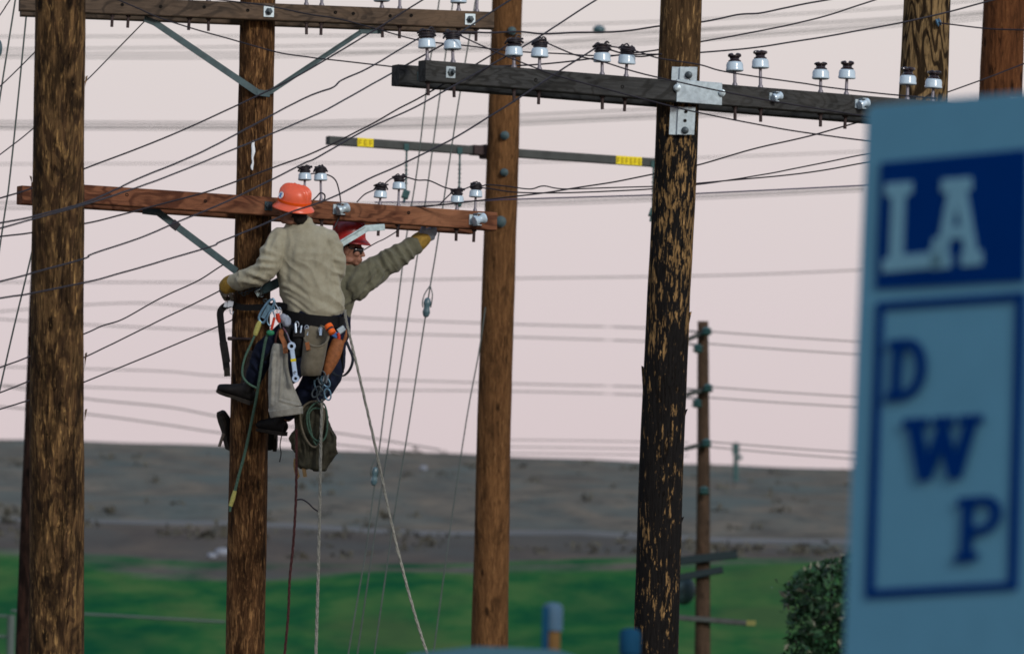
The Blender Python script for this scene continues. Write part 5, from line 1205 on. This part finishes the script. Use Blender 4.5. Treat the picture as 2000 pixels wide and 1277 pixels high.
fl2 = [(690, 580, 0.30, 735, 525, 0.37, 4, .011), (700, 590, 0.32, 760, 520, 0.40, 4, .011), (680, 560, 0.28, 705, 520, 0.32, 5, .009), (675, 600, 0.28, 715, 560, 0.34, 4, .010), (745, 500, 0.38, 765, 532, 0.41, 4, .011), (760, 490, 0.40, 778, 520, 0.43, 4, .010), (775, 482, 0.43, 792, 508, 0.45, 3.5, .010), (735, 505, 0.37, 748, 540, 0.39, 4, .010), (790, 474, 0.45, 804, 497, 0.47, 3, .008), (672, 612, 0.27, 700, 585, 0.32, 4, .008)]
shirt2 = put_remesh('shirt', sh, .006, M['olive_shirt'], p2, 3, folds(fl2, .004, 8.0, 8.2, [(660, 720, 500, 625, 42, 3, 13, .010), (715, 830, 460, 570, -62, 3.5, 13, .011)]))
tr = MB(); tr.loft(RG([(642, 618, .44, 44, 38), (642, 650, .44, 43, 38)]), 26); tr.loft(RG([(646, 650, .42, 31, 31), (642, 735, .30, 26, 26), (590, 785, .28, 21, 21), (545, 806, .26, 17, 17)]), 22); tr.loft(RG([(630, 650, .48, 31, 31), (560, 728, .50, 26, 26), (478, 795, .25, 18, 18)]), 22)
put_remesh('trousers', tr, .008, M['denim'], p2, 2, folds([(620, 720, .3, 650, 750, .3, 5, .01)], .006, 9, 5))
boot(p2, Q(538, 876, .22), Q(540, 800, .02), -RGT * .9 + UPV * .2, 1, False, Q(545, 800, .26), .92)
boot(p2, Q(447, 876, .14), Q(427, 806, .02), RGT * .8 + VIEW * .5 + UPV * .1, 1, False, Q(478, 792, .22), .95)
sp_ = MB(); sp_.tube([Q(437, 846, .02), Q(428, 872, .02)], [.013, .011], 8); put('climbing_iron', sp_, M['iron'], p2)
hard_hat(p2, C2 + R2 @ Vector((-.012, 0, .064)), frame(R2.col[0] + R2.col[2] * .10, R2.col[2]), 'hat_red', .96, True, .22)
sg_ = MB(); vs = []; fs = []
for i, an in enumerate(np.linspace(-1.15, 1.15, 15)):
    for z in (-.026, -.004, .020):
        rr = .106 if z > -.02 else .101; vs.append(C2 + R2 @ Vector((.012 + rr * math.cos(an) * .92, .074 * math.sin(an), -.002 + z)))
for i in range(14):
    for q in range(2): fs.append((i * 3 + q, i * 3 + 3 + q, i * 3 + 4 + q, i * 3 + 1 + q))
sg_.add(vs, fs); sg = put('sunglasses', sg_, M['lens'], p2, smooth='all')
sg.modifiers.new('t', 'SOLIDIFY').thickness = .004
tm = MB()
for q in (-1, 1): tm.ribbon([C2 + R2 @ Vector((.045, q * .071, .006)), C2 + R2 @ Vector((-.02, q * .081, .004)), C2 + R2 @ Vector((-.035, q * .082, -.012))], .010, .004, R2.col[2])
put('temple', tm, M['lens'], sg)
gl = MB(); hand(gl, Q(822, 468, .62), RGT * .80 + UPV * .50 + VIEW * .1, UPV * .6 + VIEW * .7 - RGT * .2, 1.05, .55, 1, 1.45); put_remesh('glove', gl, .0045, M['glove_grey'], p2, 1)
gc = MB(); gc.loft(RG([(810, 479, .60, 17, 16), (818, 472, .61, 18, 16.5), (828, 464, .63, 16, 15)]), 20); put_remesh('glove_cuff', gc, .005, M['glove'], p2, 1)

# ------------------------------------------------------------------ tools and bags hanging from the belts
G_ = 'tools hanging from the tool belts'
def T(name, label, cat, x, y, w): return thing(name, Q(x, y, w), label, cat, G_)
# long grey canvas bucket
t = T('canvas_bucket', 'long grey canvas bucket bag hanging at the hip, widest at the bottom', 'bag', 560, 820, -.5)
mb = MB(); prs = [(547, 672, 13, 11), (545, 690, 17, 14), (544, 720, 20, 17), (548, 755, 25, 21), (554, 785, 30, 25), (558, 800, 33, 27)]
mb.loft(RG([(x, y, -.47, a_, b_) for x, y, a_, b_ in prs]), 30, roundcap=False)
put_remesh('bag_body', mb, .006, M['canvas_grey'], t, 2, folds([(534, 690, -.55, 530, 790, -.55, 3, .008), (552, 690, -.58, 546, 780, -.58, 2.5, .007), (546, 782, -.6, 586, 792, -.6, 2.2, .006), (565, 700, -.58, 582, 780, -.58, 5, .006), (528, 720, -.5, 536, 700, -.5, 3, .006)], .004, 11, 2))
mb = MB(); mb.loft(RG([(558, 797, -.47, 34, 28), (560, 812, -.47, 32, 26)]), 30, roundcap=False); put_remesh('bag_base', mb, .006, M['canvas_grey'], t, 1)
mb = MB(); mb.ribbon(spline([Q(552, 640, -.45), Q(549, 655, -.5), Q(556, 672, -.55), Q(558, 690, -.57)], 4), .035, .008, RGT); put('leather_tab', mb, M['leather_tan'], t)
mb = MB(); mb.tube(spline([Q(553, 640, -.46), Q(561, 652, -.53), Q(566, 668, -.56)], 4), .006, 6); put('lanyard', mb, m_plain('mauve', (.16, .08, .11), .8), t)
# box wrench
t = T('box_wrench', 'pale blue steel box wrench with yellow band, hanging beside the grey bucket', 'wrench', 577, 745, -.62)
mb = MB(); A_ = Q(569.5, 676, -.62); B_ = Q(577.5, 739, -.62); X = (B_ - A_).normalized(); Yv = VIEW.copy(); Z_ = X.cross(Yv).normalized(); Rw = Matrix((X, Yv, Z_)).transposed()
mb.box((A_ + B_) / 2, (B_ - A_).length - .05, .012, .033, Rw, 0, .004)
for c, r_, ri in ((A_, .029, .014), (B_, .026, .0115)):
    M4 = Matrix.Translation(c) @ Matrix((RGT, UPV, -VIEW)).transposed().to_4x4(); prf = [(ri, -.010), (r_, -.010), (r_ + .002, 0), (r_, .010), (ri, .010), (ri, -.010)]; mb.lathe(prf, 24, M4, cap=False)
put('wrench_body', mb, M['wrench'], t, smooth=False)
mb = MB(); mb.box(A_.lerp(B_, .43), .020, .016, .037, Rw); put('yellow_band', mb, M['yellow'], t)
mb = MB(); mb.tube([A_.lerp(B_, .82) + RGT * (.008 * math.cos(q)) + UPV * (.008 * math.sin(q)) - VIEW * .008 for q in np.linspace(0, 5, 12)], .003, 5); put('stamp_mark', mb, M['bolt'], t)
mb = MB(); mb.tube(spline([A_ + UPV * .03, Q(566, 664, -.6), Q(560, 650, -.53)], 4), .004, 5); put('lanyard', mb, M['steel'], t)
# dark pouches crowding the belt
t = T('tool_pouch', 'black leather tool pouch between the grey bucket and the open olive pouch', 'pouch', 583, 700, -.47)
mb = MB(); mb.loft(RG([(583, 646, -.46, 12, 9), (582, 668, -.47, 13, 11), (580, 692, -.47, 11, 9)]), 18); put_remesh('pouch_body', mb, .006, M['leather_black'], t, 1)
mb = MB(); mb.box(Q(584, 652, -.515), .085, .010, .05, None, 0, .004); put('flap', mb, M['boot'], t)
mb = MB(); mb.tube([Q(578, 650, -.52), Q(577, 632, -.5)], .009, 8); mb.tube([Q(587, 650, -.52), Q(589, 636, -.5)], .006, 8); put('tool_handle', mb, M['steel'], t)
t = T('tool_pouch', 'black leather tool pouch at the left hip under the crumpled work gloves', 'pouch', 552, 690, -.42)
mb = MB(); mb.loft(RG([(560, 636, -.42, 14, 10), (552, 662, -.44, 16, 12), (545, 684, -.44, 12, 10)]), 18); put_remesh('pouch_body', mb, .006, M['leather_black'], t, 1)
mb = MB(); mb.tube(spline([Q(548, 640, -.46), Q(540, 655, -.48), Q(538, 675, -.48), Q(544, 690, -.48)], 4), .007, 6); put('cord_loop', mb, M['rope_maroon'], t)
for pts in ([(570, 640, -.44), (548, 668, -.45), (520, 700, -.44), (506, 716, -.40)], [(600, 650, -.42), (594, 690, -.44), (604, 730, -.46), (640, 742, -.36)]):
    mb = MB(); mb.ribbon(spline([Q(*p) for p in pts], 5), .04, .010, UPV * .6 + RGT * .6); put('leg_strap', mb, M['leather_black'], belt)
# open olive pouch
t = T('canvas_pouch', 'open topped olive canvas pouch with leather trim on the back of the belt', 'bag', 612, 738, -.52)
mb = MB(); R_o = [(607, 733, 19, 17), (609, 715, 22, 20), (613, 690, 24, 23), (616, 668, 24, 24), (618, 656, 23, 23)]
vs = []; fs = []; seg = 28
rings = [(Q(x, y, -.50), a_ / KM, b_ / KM) for x, y, a_, b_ in R_o]; inner = [(c, a_ * .88, b_ * .88) for c, a_, b_ in rings[::-1]]
tilt = UPV * .22
allr = rings + inner
for i, (c, a_, b_) in enumerate(allr):
    kx_ = (1 - abs(i - 4.5) / 5.0)
    for j in range(seg):
        an = 2 * math.pi * j / seg; vs.append(c + RGT * (a_ * math.cos(an)) + VIEW * (b_ * math.sin(an)) + UPV * (math.sin(an) * .085 * max(0, kx_) ** 1.5 + .006 * math.sin(3 * an + 1) * kx_) - VIEW * 0)
for i in range(len(allr) - 1):
    for j in range(seg): j2 = (j + 1) % seg; fs.append((i * seg + j, i * seg + j2, (i + 1) * seg + j2, (i + 1) * seg + j))
fs.append(tuple(range(seg))[::-1]); fs.append(tuple(range((len(allr) - 1) * seg, len(allr) * seg)))
mb.add([Vector(v_) + Vector((1, 1, 1)) * .006 * noise.noise(Vector(v_) * 16) for v_ in vs], fs); put('pouch_body', mb, M['canvas_olive'], t, smooth='all')
mb = MB(); rim = [Q(618, 656, -.50) + RGT * (.090 * math.cos(q)) + VIEW * (.089 * math.sin(q)) + UPV * (math.sin(q) * .078) for q in np.linspace(0, 2 * math.pi, 33)]; mb.tube(rim, .007, 6); put('rim', mb, M['canvas_olive'], t)
mb = MB(); mb.box(Q(601, 676, -.585), .03, .008, .06, Matrix.Rotation(-.2, 3, 'Y'), 0, .003); put('leather_patch', mb, M['leather_tan'], t)
mb = MB()
for x in (600, 627): mb.ribbon([Q(x, 640, -.44), Q(x - 1, 655, -.46)], .018, .006, RGT)
put('hanger', mb, M['steel'], t)
# green folded bag with rope coil
t = T('canvas_bag', 'dark green folded canvas bag hanging lowest below the linemen, wound with rope', 'bag', 612, 918, -.3)
mb = MB(); poly = [(610, 786), (628, 790), (640, 820), (652, 850), (661, 884), (652, 898), (636, 919), (602, 915), (582, 907), (573, 872), (566, 854), (579, 840), (578, 815), (592, 794)]
mb.prism(poly, [], lambda x, y, k: Q(x, y, -.36 if k else -.20 - .00))
r_ = remesh(mb, .007, 4, folds([(590, 850, -.36, 600, 905, -.36, 4, .013), (640, 840, -.36, 630, 910, -.36, 4, .012), (612, 800, -.36, 605, 850, -.36, 5, .012), (580, 860, -.36, 592, 900, -.36, 3, .01), (630, 800, -.36, 645, 880, -.36, 4, .012)], .010, 12, 4, [(560, 670, 780, 925, 75, 3, 15, .012)])); r_.transform(Matrix.Translation(-wloc(t))); r_.materials.append(M['canvas_green']); o = bpy.data.objects.new('bag_body', r_); COL.objects.link(o); o.parent = t
for k, (cx, cy, rx, ry) in enumerate([(618, 822, 14, 46), (612, 815, 23, 58), (622, 812, 20, 50)]):
    mb = MB(); mb.tube([Q(cx + rx * math.sin(q) + 3 * math.sin(2 * q + k), cy - ry * math.cos(q) * (1 if math.cos(q) < 0 else .55), -.395 - .006 * k) for q in np.linspace(0, 2 * math.pi, 34)], .0068, 6); put('rope_coil', mb, M['canvas_olive'] if k % 2 else M['rope_green'], t)
mb = MB(); mb.ribbon(spline([Q(578, 895, -.36), Q(577, 910, -.36), Q(581, 928, -.36), Q(584, 932, -.36)], 3), .03, .01, RGT); mb.ribbon([Q(592, 905, -.35), Q(596, 931, -.35)], .028, .01, RGT); put('frayed_strap', mb, m_plain('frayed', (.16, .105, .05), .9), t)
# clip cluster above it
t = T('carabiner_cluster', 'cluster of dark steel carabiners above the green canvas bag', 'carabiner', 628, 790, -.4)
for i, (x, y, s_, rot) in enumerate([(622, 752, .05, .3), (632, 758, .055, -.4), (626, 772, .05, .1), (636, 745, .045, .6), (618, 765, .045, -.6), (629, 738, .05, 0.0), (640, 770, .042, .2)]):
    mb = MB(); c = Q(x, y, -.42 - .012 * i); mb.tube([c + (RGT * math.cos(rot) + UPV * math.sin(rot)) * (s_ * .55 * math.cos(q)) + (UPV * math.cos(rot) - RGT * math.sin(rot)) * (s_ * math.sin(q)) for q in np.linspace(0, 2 * math.pi, 21)], .0065, 6); put('carabiner', mb, M['bolt'] if i % 3 else M['alu_blue'], t)
# leather holster with pliers
t = T('leather_holster', 'brown leather holster holding pliers, tilted on the right hip', 'holster', 640, 730, -.45)
mb = MB(); mb.loft(RG([(660, 668, -.43, 13, 9), (652, 692, -.45, 14, 9), (643, 715, -.46, 11, 8), (637, 730, -.46, 7, 6)]), 20); put_remesh('sheath', mb, .005, M['leather_tan'], t, 1)
mb = MB(); mb.tube([Q(637, 722, -.47), Q(631, 745, -.47)], [.012, .006], 8); mb.tube([Q(643, 722, -.47), Q(637, 748, -.47)], [.010, .005], 8); put('plier_jaws', mb, M['steel'], t)
mb = MB(); mb.tube(spline([Q(658, 672, -.44), Q(662, 660, -.44), Q(660, 650, -.44)], 3), .012, 8); put('plier_handle', mb, M['red'], t)
mb = MB(); mb.tube(spline([Q(665, 674, -.44), Q(673, 664, -.44), Q(676, 652, -.44), Q(676, 643, -.44)], 3), [.012] * 6 + [.008, .006, .004, .003], 8); put('plier_handle', mb, M['leather_tan'], t)
mb = MB(); mb.box(Q(667, 644, -.42), .055, .018, .045, Matrix.Rotation(-.6, 3, 'Y'), 0, .005); put('clip', mb, M['galv'], t)
mb = MB(); mb.box(Q(655, 654, -.43), .04, .02, .045, Matrix.Rotation(.5, 3, 'Y'), 0, .006); put('blue_grip', mb, M['blue_p'], t)
# orange flashlight
t = T('flashlight', 'small bright orange flashlight with dark band clipped on the right of the belt', 'flashlight', 646, 650, -.5)
A_ = Q(640, 634, -.49); B_ = Q(650, 651, -.52); d_ = (B_ - A_); M4 = Matrix.Translation(A_) @ d_.to_track_quat('Z', 'Y').to_matrix().to_4x4(); L = d_.length
mb = MB(); mb.lathe([(.018, 0), (.030, .004), (.032, L * .42), (.026, L * .45)], 18, M4); mb.lathe([(.024, L * .62), (.027, L * .64), (.027, L * .98), (.016, L * 1.05)], 18, M4); put('barrel', mb, M['orange'], t)
mb = MB(); mb.lathe([(.026, L * .44), (.028, L * .5), (.026, L * .62)], 18, M4); put('band', mb, M['glaze'], t)
# black loop strap at the right
t = T('loop_strap', 'black webbing loop hanging behind the right hip below the slanting rope', 'strap', 675, 735, -.3)
mb = MB(); q_ = spline([Q(664, 668, -.34), Q(674, 664, -.34), Q(682, 680, -.34), Q(689, 700, -.34), Q(684, 720, -.34), Q(672, 733, -.34), Q(658, 733, -.34), Q(648, 726, -.36)], 5)
mb.ribbon(q_, .026, .007, RGT * .6 + VIEW * .8); put('webbing', mb, m_plain('webbing', (.012, .016, .024), .7), t)
mb = MB(); mb.tube(spline([Q(668, 672, -.33), Q(668, 700, -.33), Q(671, 728, -.33)], 3), [.012, .012, .013, .012, .006, .005, .004], 8); put('tether', mb, M['leather_black'], t)
# snap hook and lanyard ropes at the left hip
t = T('snap_hook', 'large blue grey snap hook at the left hip with yellow green spliced rope', 'hook', 508, 660, -.5)
A_ = Q(532, 588, -.5); B_ = Q(508, 630, -.5); mb = MB()
prof_ = [Q(531, 584, -.5), Q(522, 592, -.5), Q(511, 608, -.5), Q(506, 620, -.5), Q(508, 628, -.5), Q(515, 630, -.5), Q(522, 620, -.5), Q(530, 604, -.5), Q(536, 592, -.5), Q(534, 585, -.5), Q(531, 584, -.5)]
mb.tube(spline(prof_, 4), .0095, 8); put('hook_frame', mb, M['alu_blue'], t)
mb = MB(); mb.ribbon([Q(527, 596, -.5), Q(513, 621, -.5)], .030, .012, RGT); put('gate', mb, M['alu_blue'], t)
mb = MB(); mb.tube(spline([Q(534, 588, -.5), Q(540, 598, -.5), Q(546, 606, -.5)], 3), .005, 6); put('gate_lever', mb, M['steel'], t)
mb = MB(); mb.tube(spline([Q(508, 627, -.5), Q(502, 642, -.5), Q(498, 655, -.5)], 3), [.012, .018, .020, .020, .019, .018, .013], 8); put('splice', mb, M['rope_lime'], t)
mb = MB(); mb.tube(spline([Q(498, 654, -.5), Q(490, 672, -.5), Q(480, 694, -.5), Q(474, 716, -.5), Q(474, 734, -.5), Q(484, 748, -.5), Q(500, 757, -.46)], 5), .0085, 7); put('lanyard_rope', mb, M['rope_green'], t)
t = T('carabiner', 'thin steel carabiner with red gate hanging right of the snap hook', 'carabiner', 528, 640, -.5)
mb = MB(); mb.tube(spline([Q(533, 590, -.48), Q(536, 604, -.5), Q(530, 608, -.51), Q(524, 615, -.52), Q(522, 628, -.52), Q(527, 636, -.52), Q(533, 632, -.52), Q(536, 618, -.52), Q(533, 608, -.51)], 4), .005, 6); put('wire_ring', mb, M['alu_blue'], t)
mb = MB(); mb.tube([Q(536, 620, -.525), Q(530, 644, -.525)], .010, 8); put('gate', mb, M['red'], t)
t = T('screwdriver', 'short orange red screwdriver handle standing in the belt beside the snap hook', 'screwdriver', 544, 632, -.48)
mb = MB(); mb.tube([Q(542, 612, -.49), Q(543, 622, -.49), Q(546, 630, -.49)], [.016, .017, .011], 10); put('grip', mb, M['red'], t)
mb = MB(); mb.tube([Q(546, 630, -.49), Q(548, 640, -.48)], .005, 6); put('blade', mb, M['steel'], t)
t = T('work_gloves', 'crumpled grey work gloves tucked in the left of the belt', 'gloves', 555, 640, -.46)
mb = MB(); mb.ell(Q(553, 622, -.46), .035, .03, .035); mb.ell(Q(560, 630, -.46), .03, .03, .04); mb.ell(Q(564, 626, -.47), .014, .014, .03); put_remesh('glove_pair', mb, .006, M['glove_grey'], t, 1, lambda co, no: np.array([.008 * noise.noise(Vector(c_) * 40) for c_ in co]))
# green hand rope hanging down the pole face
t = T('hand_rope', 'green hand rope with yellow taped tip lying down the face of the climbed pole', 'rope', 455, 995, -.22)
mb = MB(); mb.tube(spline([Q(528, 650, -.5), Q(520, 660, -.5), Q(514, 690, -.47), Q(508, 730, -.42), Q(500, 780, -.33), Q(490, 830, -.24), Q(478, 885, -.18), Q(466, 930, -.17), Q(458, 962, -.17)], 6), .0105, 8); put('rope', mb, M['rope_green'], t)
mb = MB(); mb.tube([Q(459, 958, -.17), Q(455, 972, -.17), Q(450, 988, -.17)], [.014, .017, .015], 8); put('tape', mb, M['rope_lime'], t)
mb = MB(); mb.tube([Q(450, 987, -.17), Q(449, 999, -.17)], [.012, .008], 8); put('tip', mb, M['rope_green'], t)
mb = MB(); mb.ell(Q(528, 650, -.52), .03, .022, .022); put('knot', mb, M['green_p'], t)
# long ropes to the ground
def long_rope(pts, w0, w1, r, mat, name, label, strands=True):
    n = len(pts); q = spline([Q(x, y, w0 + (w1 - w0) * i / (n - 1)) for i, (x, y) in enumerate(pts)], 10)
    tdir = (q[-1] - q[-8]).normalized(); e = q[-1]; L = (e.z - 0.02) / max(-tdir.z, .3); q += [e + tdir * (L * k / 12) for k in range(1, 13)]
    fine = []
    for a_, b_ in zip(q, q[1:]):
        st = max(1, int((b_ - a_).length / .03)); fine += [a_.lerp(b_, j / st) for j in range(st)]
    fine.append(q[-1]); mb = MB()
    if strands:
        for s_ in range(3):
            pts_ = []
            for i, p in enumerate(fine): an = i * .9 + s_ * 2.094; pts_.append(p + RGT * (r * .52 * math.cos(an)) + VIEW * (r * .52 * math.sin(an)))
            mb.tube(pts_, r * .58, 5)
    else: mb.tube(fine, r, 7)
    return solo(name, mb, M[mat], label, 'rope', 'ropes hanging to the ground')
long_rope([(674, 606), (676, 625), (687, 672), (702, 735), (735, 880), (762, 1010), (790, 1125), (815, 1215), (835, 1277)], -.42, -.5, .0105, 'rope_grey', 'handline_rope', 'long grey rope slanting down to the right from the khaki shirt hem')
long_rope([(629, 780), (627, 850), (626, 900), (622, 1100), (617, 1277)], -.44, -.44, .0115, 'rope_grey', 'handline_rope', 'grey rope hanging straight down in front of the green canvas bag')
o = long_rope([(579, 838), (579, 900), (578, 975), (573, 1060), (566, 1130), (563, 1200), (556, 1277)], -.42, -.42, .010, 'rope_maroon', 'cord', 'thin dark maroon cord hanging left of the straight grey rope')
mb = MB(); mb.tube(spline([Q(578, 976, -.42), Q(590, 975, -.42), Q(602, 982, -.42), Q(612, 992, -.43), Q(621, 998, -.44)], 4), .006, 6); solo('cord', mb, M['wire'], 'short dark cord bridging from the maroon cord to the straight grey rope', 'rope', 'ropes hanging to the ground')
mb = MB(); mb.tube(spline([Q(554, 815, -.4), Q(552, 840, -.4), Q(547, 868, -.4), Q(549, 885, -.4), Q(546, 902, -.4)], 4), .0045, 6); solo('boot_lace', mb, M['leather_black'], 'dangling black lace below the grey bucket at the right of the climbed pole', 'lace')
